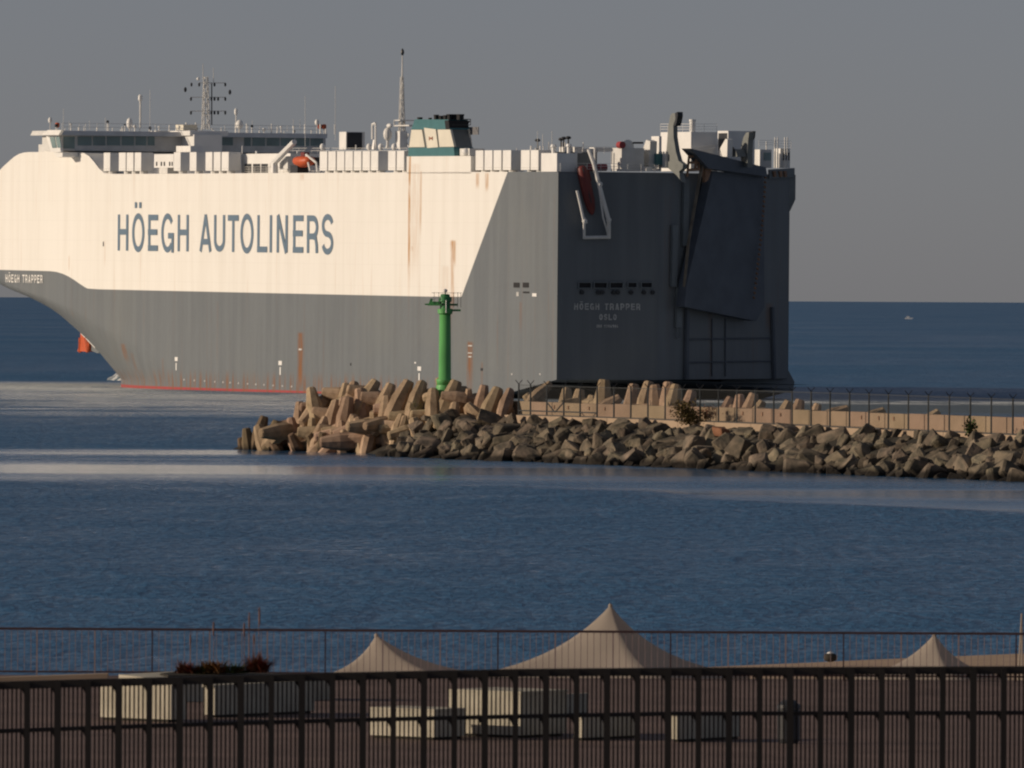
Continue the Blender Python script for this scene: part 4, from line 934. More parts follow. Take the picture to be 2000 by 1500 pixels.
legs = [(575, 130, 625, 310, .95), (1240, 80, 1175, 260, 1.15), (1560, 80, 1470, 280, 1.15), (1840, 130, 1770, 310, 1.1), (1400, 140, 1385, 320, 1), (1090, 180, 1070, 390, 1.1), (830, 190, 810, 390, 1.05),
        (1120, 100, 1080, 200, 1), (1020, 80, 980, 160, 1), (900, 130, 920, 230, .95), (870, 90, 850, 200, .9), (815, 100, 800, 170, .85), (750, 215, 720, 310, .95), (720, 165, 640, 250, .95), (500, 222, 500, 290, .8),
        (265, 320, 230, 480, .9), (350, 350, 310, 520, .9), (140, 400, 175, 530, .8), (100, 465, 118, 528, .6), (590, 330, 595, 430, .85), (680, 330, 650, 430, .9), (870, 310, 850, 410, .85), (780, 355, 780, 430, .8),
        (1000, 285, 1010, 370, .9), (900, 390, 910, 470, .8), (990, 380, 980, 460, .8), (1255, 225, 1240, 320, .9), (1190, 310, 1165, 390, .75), (1550, 230, 1530, 330, .85), (1330, 90, 1290, 180, 1), (1745, 110, 1740, 210, .85),
        (1920, 140, 1890, 220, .8), (1630, 240, 1690, 320, .85), (1010, 500, 730, 525, .8), (560, 440, 600, 530, .75), (655, 430, 665, 560, .8), (440, 330, 465, 420, .8), (1730, 225, 1620, 205, .8), (920, 445, 760, 430, .8),
        (545, 345, 530, 420, .7), (300, 470, 345, 535, .65), (440, 440, 485, 530, .7), (1215, 320, 1195, 395, .7), (1640, 135, 1640, 190, .6), (1430, 60, 1470, 160, .6)]
rnd = random.Random(5)
for i, (x0, y0, x1, y1, sz) in enumerate(legs):
    X0, Y0, X1, Y1 = 440 + x0 / 3.448, 720 + y0 / 3.448, 440 + x1 / 3.448, 720 + y1 / 3.448
    yw = 878 + (X1 - 460) * .030
    dist = ground(X1, yw).y + 1.55 * max(0, yw - Y1) / 25.0 + rnd.uniform(-.3, .3)
    tip, foot = at(X0, Y0, dist), at(X1, Y1, dist)
    dr = tip - foot; dr.y += rnd.uniform(-.35, .6) * dr.length; dr.x += rnd.uniform(-.12, .12) * dr.length
    sh = Vector((rnd.uniform(-.2, .9), rnd.uniform(.5, 1.0), rnd.uniform(-1.0, -.55)))
    place_dolos(tip, dr, sh, sz * .95, Y1 > yw - 22, 'tan concrete dolos heaped at the tip of the breakwater round the green beacon' if Y1 <= yw - 22 else 'brown stained concrete dolos at the waterline of the breakwater tip',
                'dolosse heaped at the breakwater tip' if Y1 <= yw - 22 else 'stained dolosse at the waterline')
    if Y1 < yw - 14 and 640 < x0 < 1500:      # a companion unit lying across the foot of each upright one
        th = rnd.uniform(-.6, .6) + rnd.choice((0, math.pi)); d2 = Vector((math.cos(th), .5 * math.sin(th), rnd.uniform(-.25, .35)))
        ft_ = at(X1 + rnd.uniform(-6, 6), Y1 + 4, dist + .5); place_dolos(ft_ + d2.normalized() * 1.7, d2, Vector((rnd.uniform(-.5, .5), 1, -.6)), .85, Y1 > yw - 22, 'tan concrete dolos heaped at the tip of the breakwater round the green beacon' if Y1 <= yw - 22 else 'brown stained concrete dolos at the waterline of the breakwater tip',
                'dolosse heaped at the breakwater tip' if Y1 <= yw - 22 else 'stained dolosse at the waterline')
# more units deeper in the heap, seen through the gaps
for i in range(24):
    X = 572 + i * 17.5 + rnd.uniform(-6, 6); yw = 878 + (X - 460) * .03; up = rnd.uniform(.25, .8) if X > 560 else rnd.uniform(.1, .3)
    if X > 760: up = max(up, .62)
    Y = yw - up * (yw - (800 if X > 590 else 835)); dist = ground(X, yw).y + 1.55 * (yw - Y) / 25 + 1.6
    th = rnd.uniform(0, 6.28); dr = Vector((math.cos(th), .6 * math.sin(th), rnd.uniform(-.1, .6)))
    place_dolos(at(X, Y, dist), dr, Vector((rnd.uniform(-1, 1), 1, -.5)), rnd.uniform(.8, 1.0), up < .2, 'tan concrete dolos heaped at the tip of the breakwater round the green beacon' if up >= .2 else 'brown stained concrete dolos at the waterline of the breakwater tip',
                'dolosse heaped at the breakwater tip' if up >= .2 else 'stained dolosse at the waterline')
# seaward dolosse rising behind the parapet wall
for x0, y0, x1, y1, sz in ((1180, 741, 1177, 800, 1.0), (1238, 750, 1234, 800, .95), (1268, 745, 1258, 800, .9), (1279, 751, 1283, 800, .95), (1305, 746, 1303, 800, .9), (1321, 751, 1312, 800, .95), (1352, 763, 1342, 805, .85), (1107, 758, 1104, 795, .85),
                           (1133, 760, 1128, 795, .85), (1158, 772, 1152, 800, .8), (1212, 776, 1188, 792, .8), (1076, 748, 1052, 770, .7), (1026, 770, 1040, 790, .8), (1445, 770, 1444, 805, .75), (1473, 768, 1462, 805, .85), (1428, 776, 1418, 800, .8),
                           (1490, 783, 1478, 806, .7), (1542, 783, 1530, 812, .85), (1563, 780, 1556, 812, .85), (1598, 788, 1590, 815, .7), (1658, 797, 1630, 808, .7), (1728, 801, 1702, 814, .7), (1834, 803, 1815, 818, .65)):
    t = 13.2; sA, zA = bpt(x0, y0, t); sB, zB = bpt(x1, y1, t); tip, foot = BW(sA, t, zA), BW(sB, t, zB); dr = tip - foot
    ex = dr - BE * dr.dot(BE) * .0
    p0, p1 = at(x0, y0, BW(sB, t, 0).y), at(x1, y1, BW(sB, t, 0).y); dr = p1 - p0; dr = -dr; dr.y = rnd.uniform(-.1, .3) * dr.length
    place_dolos(p0, dr, Vector((rnd.uniform(-.6, .6), .8, -.7)), sz, False, 'tan concrete dolos standing on the seaward slope behind the parapet wall', 'dolosse behind the parapet wall')
# --- kerb, parapet wall of panels, fence
S0 = bpt(990, 800, 10)[0]
kb = MB(); kss = [bpt(985, 812, 7.2)[0]] + [30 + 10 * i for i in range(15)]
k0 = kss[0]
for a, b in zip(kss, kss[1:]):
    za, zb = bpt_z = (zc(a) - .2, zc(b) - .2)
def line_z(pts, t):                   # z along s from traced pixels on the plane t
    tab = sorted(bpt(x, y, t) for x, y in pts); return lambda s: lerp_tab(tab, s)
kz = line_z([(1010, 811), (1200, 817), (1500, 829), (1700, 838), (2000, 851)], 7.2)
wt_ = line_z([(1010, 783), (1180, 789), (1450, 797), (2000, 816)], 10.0); wb_ = line_z([(1010, 808), (1180, 814), (1450, 824), (2000, 843)], 10.0)
kerb = empty('kerb', BW(k0, 7.2, 3), None); tag(kerb, 'pale concrete kerb slab running along the crest under the fence', 'kerb')
s = k0
while s < SEND:
    e = min(s + 6.0, SEND); g_ = .03
    MB().hexa([BW(s + g_, 7.2, kz(s) - .9) - kerb.location, BW(e - g_, 7.2, kz(e) - .9) - kerb.location, BW(e - g_, 9.95, kz(e) - .9) - kerb.location, BW(s + g_, 9.95, kz(s) - .9) - kerb.location,
               BW(s + g_, 7.2, kz(s)) - kerb.location, BW(e - g_, 7.2, kz(e)) - kerb.location, BW(e - g_, 9.95, kz(e) + .02) - kerb.location, BW(s + g_, 9.95, kz(s) + .02) - kerb.location]).build('slab', M['kerb'], kerb); s = e
wall = empty('parapet_wall', BW(S0, 10, 3)); tag(wall, 'low tan concrete parapet wall of square panels behind the breakwater fence', 'wall')
post_px = [1013, 1036, 1068, 1101, 1133, 1166, 1199, 1232, 1265.5, 1299, 1332, 1367, 1403, 1439, 1475, 1511, 1547, 1584, 1621, 1659, 1697, 1735, 1774, 1813, 1854, 1895, 1936, 1978, 2021]
edges = [bpt(x, 800 + (x - 1000) * .03, 10.0)[0] for x in [984] + post_px[1:]]
for a, b in zip(edges, edges[1:]):
    zo = random.uniform(-.03, .03); a2, b2 = a + .05, b - .05
    q = []
    for z_f in (0, 1):
        for ss, tt in ((a2, 10.0), (b2, 10.0), (b2, 10.7), (a2, 10.7)): q.append(BW(ss, tt + zo, (wb_(ss) - .8) if z_f == 0 else wt_(ss) + zo) - wall.location)
    pn = MB().hexa(q).build('wall_panel', M['wall'], wall)
    if random.random() < .5:
        f = random.uniform(.25, .6); ss = a2 + (b2 - a2) * f; zz = wb_(ss) + .62 * (wt_(ss) - wb_(ss))
        MB().hexa([BW(ss, 9.93 + zo, zz - .13) - wall.location, BW(ss + .16, 9.93 + zo, zz - .13) - wall.location, BW(ss + .16, 10.02 + zo, zz - .13) - wall.location, BW(ss, 10.02 + zo, zz - .13) - wall.location,
                   BW(ss, 9.93 + zo, zz + .13) - wall.location, BW(ss + .16, 9.93 + zo, zz + .13) - wall.location, BW(ss + .16, 10.02 + zo, zz + .13) - wall.location, BW(ss, 10.02 + zo, zz + .13) - wall.location]).build('lifting_pocket', M['rustbrown'], pn)
ft = line_z([(1013, 750), (1166, 755), (1500, 762), (1750, 770), (2000, 779)], 7.6)
fence = empty('security_fence', BW(k0, 7.6, 3)); tag(fence, 'thin dark wire security fence on posts along the breakwater kerb', 'fence')
fl = fence.location
for x in post_px:
    s_ = bpt(x, 810 + (x - 1000) * .035, 7.6)[0]; a, b = BW(s_, 7.6, kz(s_)) - fl, BW(s_, 7.6, ft(s_)) - fl
    o = MB().tube(a, b, .065, .06, 6).build('post', M['fencegrey'], fence)
    mb = MB(); out = BN * .28 + Vector((0, 0, .3)); mb.tube(b, b + out, .035, n=4); mb.tube(b, b + Vector((-out.x, -out.y, out.z)), .035, n=4); mb.build('barb_arm', M['fencegrey'], o)
sA, sB = bpt(1013, 810, 7.6)[0], SEND
for f in (.02, .97):
    mb = MB(); ss = sA
    while ss < sB - 1:
        e = min(ss + 8, sB); mb.tube(BW(ss, 7.6, kz(ss) + f * (ft(ss) - kz(ss))) - fl, BW(e, 7.6, kz(e) + f * (ft(e) - kz(e))) - fl, .022 if f > .5 else .035, n=4); ss = e
    mb.build('rail_wire', M['fencegrey'], fence)
# mesh infill as real wires, too thin to pick apart
mb = MB(); ss = sA
while ss < sB:
    mb.tube(BW(ss, 7.6, kz(ss)) - fl, BW(ss, 7.6, ft(ss)) - fl, .006, n=3, cap=False); ss += .16
o = mb.build('mesh_infill', M['fencegrey'], fence, fix=False); o['kind'] = 'stuff'
# gate section with cross braces at the seaward end
gs = [bpt(x, 800, 7.6)[0] for x in (1013, 1068, 1101, 1166)]
for a, b in ((gs[1], gs[2]),):
    m_ = (a + b) / 2; MB().tube(BW(a, 7.58, kz(a) + 1.05) - fl, BW(m_, 7.58, kz(m_) + .3) - fl, .05, n=5).build('brace', M['fencegrey'], fence); MB().tube(BW(b, 7.58, kz(b) + 1.05) - fl, BW(m_, 7.58, kz(m_) + .3) - fl, .05, n=5).build('brace', M['fencegrey'], fence)
MB().tube(BW(gs[0], 7.57, kz(gs[0]) + .35) - fl, BW(gs[3], 7.57, kz(gs[3]) + .35) - fl, .05, n=5).build('gate_rail', M['fencegrey'], fence)

# --- green harbour beacon
M['green'] = mat('green_beacon_paint', (0.125, 0.42, 0.125), 0.5, 0.2, 1.0, stretch=(1, 1, .4))
M['dkgreen'] = mat('dark_green_paint', (0.05, 0.24, 0.08), 0.5, 0.2, 1.0)
BD = ground(868, 891).y + 9.0
base = at(868.5, 782, BD)
def bz(y): return at(868.5, y, BD).z - base.z
ppm = F / BD
bc = empty('harbour_beacon', base, 'tall bright green cylindrical harbour beacon tower standing among the dolosse', 'beacon')
MB().lathe((0, 0, 0), [(.68, -1.5), (.66, bz(756)), (.62, bz(752))], 24).build('base', M['green'], bc, smooth=False)
MB().lathe((0, 0, 0), [(.60, bz(752)), (.64, bz(743)), (.64, bz(741)), (.48, bz(740)), (.43, bz(614))], 28).build('column', M['green'], bc, smooth=True)
MB().lathe((0, 0, 0), [(.46, bz(614)), (.56, bz(612)), (.58, bz(604)), (.52, bz(603))], 20).build('lower_collar', M['green'], bc)
MB().lathe((0, 0, 0), [(.40, bz(603)), (.40, bz(590)), (.5, bz(588.5)), (.5, bz(580)), (.36, bz(579)), (.36, bz(575)), (.2, bz(574))], 18).build('lantern_room', M['dkgreen'], bc)
MB().lathe((0, 0, 0), [(.05, bz(574)), (.06, bz(571)), (.16, bz(570)), (.17, bz(566)), (.05, bz(564))], 10).build('lantern', M['offwhite'], bc)
def bx(x): return (x - 868.5) / ppm
MB().box(bx(835), bx(862), -.35, .35, bz(597), bz(594)).build('gallery', M['green'], bc); MB().box(bx(838), bx(858), -.3, .3, bz(594), bz(589)).build('gallery', M['green'], bc)
MB().prism([(bx(x), -.2, bz(y)) for x, y in ((836, 594), (842, 594), (845, 582), (840, 583))], (0, .4, 0)).build('antenna_panel', M['dkgreen'], bc)
MB().box(bx(876), bx(899), -.3, .3, bz(608), bz(604)).build('gallery', M['dkgreen'], bc); MB().box(bx(874), bx(893), -.25, .25, bz(597), bz(593)).build('gallery', M['dkgreen'], bc)
MB().tube((bx(829), 0, bz(594.5)), (bx(836), 0, bz(594.5)), .06, n=6).build('arm', M['dkgreen'], bc)
for x in (885, 893, 899):
    MB().tube((bx(x), -.25, bz(600)), (bx(x), -.25, bz(571)), .025, n=4).build('rail_post', M['fencegrey'], bc)
for y in (572, 580): MB().tube((bx(842), -.3, bz(y)), (bx(901), -.3, bz(y)), .022, n=4).build('rail', M['fencegrey'], bc)
for x in (847, 856): MB().tube((bx(x), -.3, bz(594)), (bx(x), -.3, bz(571)), .022, n=4).build('rail_post', M['fencegrey'], bc)
MB().tube((bx(841), -.36, bz(583)), (bx(860), -.36, bz(582.5)), .035, n=5).build('pipe', M['offwhite'], bc); MB().tube((bx(870.5), -.56, bz(611)), (bx(870.5), -.56, bz(586)), .04, n=5).build('pipe', M['offwhite'], bc)
MB().box(bx(862.5), bx(866.5), -.56, -.46, bz(597), bz(592)).build('hatch', M['dark'], bc)
# --- vegetation on the crest
M['drybush'] = mat('dry_leaf', (0.16, 0.10, 0.035), 0.7, 0.0, 6.0, c2=(0.07, 0.065, 0.02), spec=0.15)
M['greenleaf'] = mat('green_leaf', (0.06, 0.085, 0.025), 0.6, 0.4, 6.0, spec=0.2)
M['stem'] = mat('stem_bark', (0.08, 0.055, 0.035), 0.8, 0.2, 4.0)
def bush(name, label, cat, loc, w, h, nleaf, m, ls, depth=None):
    root = empty(name, loc, label, cat); mb = MB(); st = MB()
    for k in range(9):
        t = Vector((random.uniform(-.7, .7) * w / 2, random.uniform(-.5, .5) * w / 2, h * random.uniform(.5, .95))); st.tube((t.x * .15, t.y * .15, -.1), t, .03, .012, 4)
        for _ in range(nleaf // 9):
            f = random.uniform(.25, 1.1); p = t * f + Vector((random.gauss(0, .16 * w), random.gauss(0, .14 * w), random.gauss(0, .09 * h))); p.z = max(0, p.z)
            a = Vector((random.gauss(0, 1), random.gauss(0, 1), random.gauss(0, 1))).normalized() * ls * random.uniform(.6, 1.3); b = a.orthogonal().normalized() * ls * .35
            mb.add([p - a * .5, p + b, p + a * .5, p - b], [(0, 1, 2, 3)])
    st.build('stems', M['stem'], root); o = mb.build('foliage', m, root, fix=False); o['kind'] = 'stuff'
s_, z_ = bpt(1352, 826, 6.9); bush('bush', 'dry brownish-green bush growing against the breakwater fence', 'bush', BW(s_, 6.9, kz(s_) - .35), 2.6, 1.75, 1500, M['drybush'], .17)
s_, z_ = bpt(1384, 822, 8.6); bush('bush', 'small reddish dry bush behind the fence beside the larger bush', 'bush', BW(s_, 8.6, kz(s_)), 1.3, 1.2, 420, mat('red_dry_leaf', (.20, .09, .05), .7, .3, 5, spec=.15), .14)
s_, z_ = bpt(1894, 850, 6.9); bush('shrub', 'small thin green shrub standing alone on the kerb', 'shrub', BW(s_, 6.9, kz(s_) - .25), 1.0, 1.35, 150, M['greenleaf'], .26)

# distant boat
p = ground(1775, 623.5)
bt = empty('motor_boat', p, 'tiny pale motor boat far out on the open sea', 'boat')
MB().prism([(-2.6, -1, -.2), (2.0, -1, -.2), (3.1, -1, 1.1), (-2.6, -1, .9)], (0, 2, 0)).build('boat_hull', M['white'], bt); MB().box(-1.6, .5, -.7, .7, .9, 2.0).build('cabin', M['white'], bt)

# ================================================================== SHORE IN FRONT
M['sand'] = mat('beach_sand', (0.40, 0.29, 0.20), 0.9, 0.15, 0.8, 0.04, spec=0.1)
M['paving'] = mat('promenade_paving', (0.18, 0.125, 0.105), 0.8, 0.25, 0.5, spec=0.15)
M['timber'] = mat('dark_brown_fence_paint', (0.020, 0.017, 0.015), 0.6, 0.3, 1.5, stretch=(1, 1, .3), spec=0.3)
M['railpaint'] = mat('brown_rail_paint', (0.085, 0.045, 0.042), 0.6, 0.25, 2.0)
M['baluster'] = mat('pale_baluster_paint', (0.42, 0.31, 0.28), 0.6, 0.2, 2.0)
M['tent'] = mat('beige_tent_canvas', (0.50, 0.43, 0.36), 0.8, 0.10, 0.4, spec=0.1)
def canvas():
    m = M['tent']; N, L = m.node_tree.nodes, m.node_tree.links; P = N['Principled BSDF']; out = N['Material Output']
    tr = N.new('ShaderNodeBsdfTranslucent'); mx = N.new('ShaderNodeMixShader'); mx.inputs[0].default_value = 0.38
    L.new(P.inputs['Base Color'].links[0].from_socket, tr.inputs['Color']); L.new(P.outputs[0], mx.inputs[1]); L.new(tr.outputs[0], mx.inputs[2]); L.new(mx.outputs[0], out.inputs['Surface'])
canvas()
M['whitewall'] = mat('whitewashed_wall', (0.47, 0.43, 0.34), 0.8, 0.2, 1.6, spec=0.2)
M['redflesh'] = mat('red_succulent_leaf', (0.20, 0.035, 0.025), 0.5, 0.0, 5.0, c2=(0.07, 0.05, 0.02))
M['orangeflesh'] = mat('orange_succulent_leaf', (0.24, 0.09, 0.03), 0.55, 0.0, 5.0, c2=(0.08, 0.07, 0.025))
M['stalk'] = mat('dry_flower_stalk', (0.16, 0.085, 0.07), 0.7, 0.3, 4.0)
DR, ZP = 240.0, 3.0
# beach
mb = MB(); X0, X1 = -120, 160
cols_ = [X0 + 10 * i for i in range(29)]; rows_ = [0, .15, .3, .5, .7, .85, 1.0]
def shore(x): return max(262.0, 332.0 + (x - 6) * 1.3)
for x in cols_:
    for r in rows_:
        d1 = max(252, shore(x)); y = 241 + (d1 + 14 - 241) * r; z = 1.0 - 1.0 * max(0, (y - 262) / max(1, d1 - 262)) ** 1.2 if y > 262 else 1.0
        mb.v.append((x, y, z))
n = len(rows_)
for i in range(len(cols_) - 1):
    for j in range(n - 1): a = i * n + j; mb.f.append((a, a + n, a + n + 1, a + 1))
tag(mb.build('beach', M['sand'], fix=False), 'pale tan beach sand beyond the promenade railing', 'beach', kind='structure')
# ground: terrace under the fence stepping down to the promenade
mb = MB(); yy = [(-60, 4.3), (154, 4.3), (172, ZP), (DR + 1.0, ZP), (DR + 1.05, -1.0)]
for y, z in yy: mb.v += [(-150, y, z), (150, y, z)]
for i in range(len(yy) - 1): a = 2 * i; mb.f.append((a, a + 1, a + 3, a + 2))
tag(mb.build('promenade', M['paving'], fix=False), 'brown paved promenade between the near fence and the railing', 'promenade', kind='structure')
# --- promenade railing
rz0 = empty('promenade_railing', (0, DR, ZP), 'thin brown promenade railing with fine upright bars in front of the tents', 'railing')
def rx_(x): return at(x, 1260, DR).x
zt = at(1000, 1230.5, DR).z - ZP
MB().box(rx_(-140), rx_(2140), -.03, .03, zt - .055, zt).build('top_rail', M['railpaint'], rz0)
MB().box(rx_(-140), rx_(2140), -.015, .015, .10, .14).build('bottom_rail', M['railpaint'], rz0)
proto = MB().box(-.0075, .0075, -.0075, .0075, .14, zt - .055).mesh('baluster', M['baluster']); pp = MB().box(-.016, .016, -.02, .02, 0, zt - .055).mesh('post', M['railpaint']); pp2 = MB().box(-.016, .016, -.02, .02, 0, zt - .055).mesh('post', M['baluster'])
x = -40; k = 0
while x < 2045:
    if k % 9 == 0: o = link('post', pp2 if (k // 9) % 3 else pp, rz0)
    else: o = link('baluster', proto, rz0)
    o.location = (rx_(x) + random.uniform(-.006, .006), 0, 0); x += 12.5; k += 1
# --- near slat fence
DF = 150.0
def fx(x): return at(x, 1300, DF).x
top_tab = [(-60, 1334), (0, 1331), (300, 1323), (660, 1313.5), (1000, 1306.5), (1300, 1304), (2000, 1301), (2100, 1300)]
def ftz(x): return at(x, lerp_tab(top_tab, x), DF).z
mid_tab = [(-60, 1426), (0, 1424), (300, 1413.5), (660, 1403), (1000, 1395.5), (1300, 1390), (2000, 1388), (2100, 1388)]
def fmz(x): return at(x, lerp_tab(mid_tab, x), DF).z
nf = empty('slat_fence', (0, DF, 4.3), 'dark brown slatted fence with posts and rails along the bottom foreground', 'fence')
ppx = [-6 + 59.6 * i for i in range(35)]
for a, b in zip(ppx, ppx[1:]):
    for nm, fz, h in (('top_rail', ftz, .115), ('middle_rail', fmz, .06)):
        x0, x1 = fx(a), fx(b); za, zb = fz(a) - 4.3, fz(b) - 4.3
        MB().hexa([(x0, -.06, za - h), (x1, -.06, zb - h), (x1, .06, zb - h), (x0, .06, za - h), (x0, -.06, za), (x1, -.06, zb), (x1, .06, zb), (x0, .06, za)]).build(nm, M['timber'], nf)
for k, a in enumerate(ppx):
    w = .043 if k % 2 else .049
    MB().box(fx(a) - w, fx(a) + w, -.1, .1, -.02, ftz(a) - 4.3 - .02).build('post', M['timber'], nf)
    # small gusset under the rails beside each post
    for fz, h in ((ftz, .115), (fmz, .06)):
        z = fz(a) - 4.3 - h; MB().prism([(fx(a) - w, -.02, z), (fx(a) - w - .045, -.02, z), (fx(a) - w, -.02, z - .10)], (0, .04, 0)).build('gusset', M['timber'], nf)
    if k < len(ppx) - 1:
        b = ppx[k + 1]
        for i in range(5):
            x = a + 6.0 + 5.0 + 1.8 + i * 8.6; hz = ftz(x) - 4.3 - .1
            o = MB().box(-.0135, .0135, -.012, .012, .03, hz).build('slat', M['timber'], nf); o.location = (fx(x), 0, 0)
# --- white planters and benches on the promenade
def planter(name, label, xa, xm, xb, y0, y1, yb, lit=True, m='whitewall', plants=False):
    # lit face from xa to xm, shaded face from xm to xb; the front corner stands at xm
    c = ground(xm, yb, ZP); d = c.y; ppm_ = F / d; h = (yb - (y0 + y1) / 2) / ppm_
    ang = R(50)                        # lit face turned to the sun on the left
    wl_ = (xm - xa) / ppm_ / math.cos(ang) if False else (xm - xa) / ppm_ / .80; ws = max(.25, (xb - xm) / ppm_ / .62)
    e1 = Vector((-.80, .60, 0)); e2 = Vector((.62, .785, 0))
    root = empty(name, c, label, 'planter' if 'planter' in name else 'bench')
    P = [Vector((0, 0, 0)), e2 * ws, e2 * ws + e1 * wl_, e1 * wl_]
    g_ = .06
    MB().hexa([p + Vector((0, 0, g_)) for p in P] + [p + Vector((0, 0, h)) for p in P]).build('body', M[m], root)
    cen = (P[0] + P[2]) / 2
    Q = [cen + (p - cen) * .93 for p in P]
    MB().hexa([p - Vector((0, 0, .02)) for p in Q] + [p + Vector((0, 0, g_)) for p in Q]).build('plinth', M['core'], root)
    Q = [cen + (p - cen) * 1.02 for p in P]
    MB().hexa([p + Vector((0, 0, h)) for p in Q] + [p + Vector((0, 0, h + .05)) for p in Q]).build('coping', M[m], root)
    return root, cen, h
planter('planter_box', 'white walled planter box seen through the fence below the red succulents', 192, 334, 362, 1338, 1342, 1411)
planter('planter_box', 'narrow-ended grey planter box seen through the fence beside the white one', 396, 419, 610, 1340, 1345, 1402)
planter('planter_box', 'low white planter box seen through the fence below the small tent', 722, 848, 908, 1388, 1392, 1446)
planter('planter_box', 'tall white planter box seen through the fence left of the big tent', 876, 1016, 1108, 1353, 1358, 1442)
planter('planter_box', 'dark-sided planter box seen through the fence under the big tent peak', 1120, 1136, 1252, 1404, 1406, 1447)
planter('planter_box', 'low pale-topped planter box seen through the fence right of the big tent', 1312, 1322, 1450, 1398, 1400, 1450)
planter('planter_box', 'plain grey planter box seen through the middle of the fence', 1030, 1036, 1150, 1362, 1364, 1402)
# litter bins
def bin_(x, y0, yb, w, label):
    c = ground(x, yb, ZP); h = (yb - y0) * c.y / F; r = w * c.y / F / 2; o = empty('litter_bin', c, label, 'bin')
    MB().lathe((0, 0, 0), [(r * .85, 0), (r, h * .1), (r, h * .78)], 16).build('body', M['dark'], o); MB().lathe((0, 0, h * .80), [(r * 1.06, 0), (r * 1.0, h * .08), (r * .5, h * .19)], 16).build('lid', M['dark'], o)
    for a in range(3): t = a * 2.1; MB().box(r * .85 * math.cos(t) - .02, r * .85 * math.cos(t) + .02, r * .85 * math.sin(t) - .02, r * .85 * math.sin(t) + .02, h * .76, h * .82).build('lid_post', M['dark'], o)
bin_(1540, 1366, 1452, 44, 'tall dark litter bin behind the slatted fence')
# --- raised bed with red succulents
def blade(mb, base, ang, lean, L_, w, curl):
    pts = []; p = Vector(base); d = Vector((math.cos(ang) * math.sin(lean), math.sin(ang) * math.sin(lean), math.cos(lean))); sd = Vector((-math.sin(ang), math.cos(ang), 0))
    n = 5; vs = []
    for i in range(n + 1):
        f = i / n; ww = w * (1 - f) ** .7; vs += [p - sd * ww, p + sd * ww]
        d = (d + Vector((math.cos(ang), math.sin(ang), -.6)) * curl / n).normalized(); p = p + d * L_ / n
    mb.add(vs, [(2 * i, 2 * i + 1, 2 * i + 3, 2 * i + 2) for i in range(n)])
bedc = ground(230, 1330, ZP); bd = 226.0
def bxp(x): return at(x, 1320, bd).x
bed = empty('raised_bed', (bxp(232), bd, ZP), 'low white-edged raised plant bed showing over the fence top', 'planter')
hb = at(260, 1317.5, bd).z - ZP
MB().hexa([Vector(p) for p in ((0, 0, 0), (bxp(300) - bxp(232), -.8, 0), (bxp(650) - bxp(232), 1.2, 0), (1.2, 2.2, 0), (0, 0, hb), (bxp(300) - bxp(232), -.8, hb - .05), (bxp(650) - bxp(232), 1.2, hb - .1), (1.2, 2.2, hb))]).build('edging_wall', M['whitewall'], bed)
MB().hexa([Vector(p) for p in ((.9, .2, hb - .1), (1.1, -.3, hb - .1), (bxp(640) - bxp(232), 1.2, hb - .2), (1.3, 1.9, hb - .1), (.9, .2, hb + .02), (1.1, -.3, hb + .0), (bxp(640) - bxp(232), 1.2, hb - .02), (1.3, 1.9, hb + .02))]).build('soil', M['core'], bed)
def succulent(x, y, r, hh_, nl, m, label, stalks=()):
    o = empty('succulent_plant', (bxp(x), bd + .55, at(x, y, bd).z), label, 'plant', 'succulents in the raised bed'); mb = MB()
    for i in range(nl):
        a = random.uniform(0, 6.28); blade(mb, (random.gauss(0, r * .4), random.gauss(0, r * .3), -.05), a, random.uniform(.1, 1.1), hh_ * random.uniform(.7, 1.3), .022, random.uniform(.3, 1.4))
    f = mb.build('leaves', m, o, fix=False); f['kind'] = 'stuff'
    for dx, h in stalks:
        st = MB(); L_ = h / F * bd; st.tube((dx / F * bd, 0, 0), (dx / F * bd + random.uniform(-.02, .02), 0, L_), .009, .007, 5); q = st.build('flower_stalk', M['stalk'], o)
        sp_ = MB(); sp_.lathe((dx / F * bd, 0, L_ * .72), [(.010, 0), (.02, .08), (.018, L_ * .2), (.008, L_ * .3)], 6); sp_.build('flower_spike', M['stalk'], o)
succulent(362, 1313, 0.21, 0.30, 429, M['redflesh'], 'dark red spiky succulent nearest the white end of the raised bed')
succulent(395, 1314, 0.25, 0.25, 286, M['greenleaf'], 'low green succulent between the red ones in the raised bed')
succulent(415, 1312, 0.30, 0.34, 494, M['orangeflesh'], 'orange-brown spiky succulent in the middle of the raised bed', [(0, 95), (-45, 70)])
succulent(460, 1312, 0.25, 0.25, 312, M['greenleaf'], 'low green succulent in front of the tall flower stalks')
succulent(502, 1311, 0.21, 0.45, 598, M['redflesh'], 'tallest dark red succulent with upright flower stalks in the raised bed', [(3, 122), (-17, 112), (-27, 92), (-8, 70)])
# pale coping strip at the railing foot
MBc = MB(); q = empty('coping_wall', (rx_(-60), DR - 3.2, ZP), 'long low pale coping wall just behind the left end of the slatted fence', 'wall')
d_ = DR - 3.2
xa_, xb_ = at(-60, 1326, d_), at(225, 1318, d_); za_c, zb_c = xa_.z - ZP, at(225, 1316, d_).z - ZP
MBc.hexa([(0, 0, 0), (xb_.x - xa_.x, 0, 0), (xb_.x - xa_.x, .5, 0), (0, .5, 0), (0, 0, za_c), (xb_.x - xa_.x, 0, zb_c), (xb_.x - xa_.x, .5, zb_c), (0, .5, za_c)]).build('coping', M['kerb'], q)
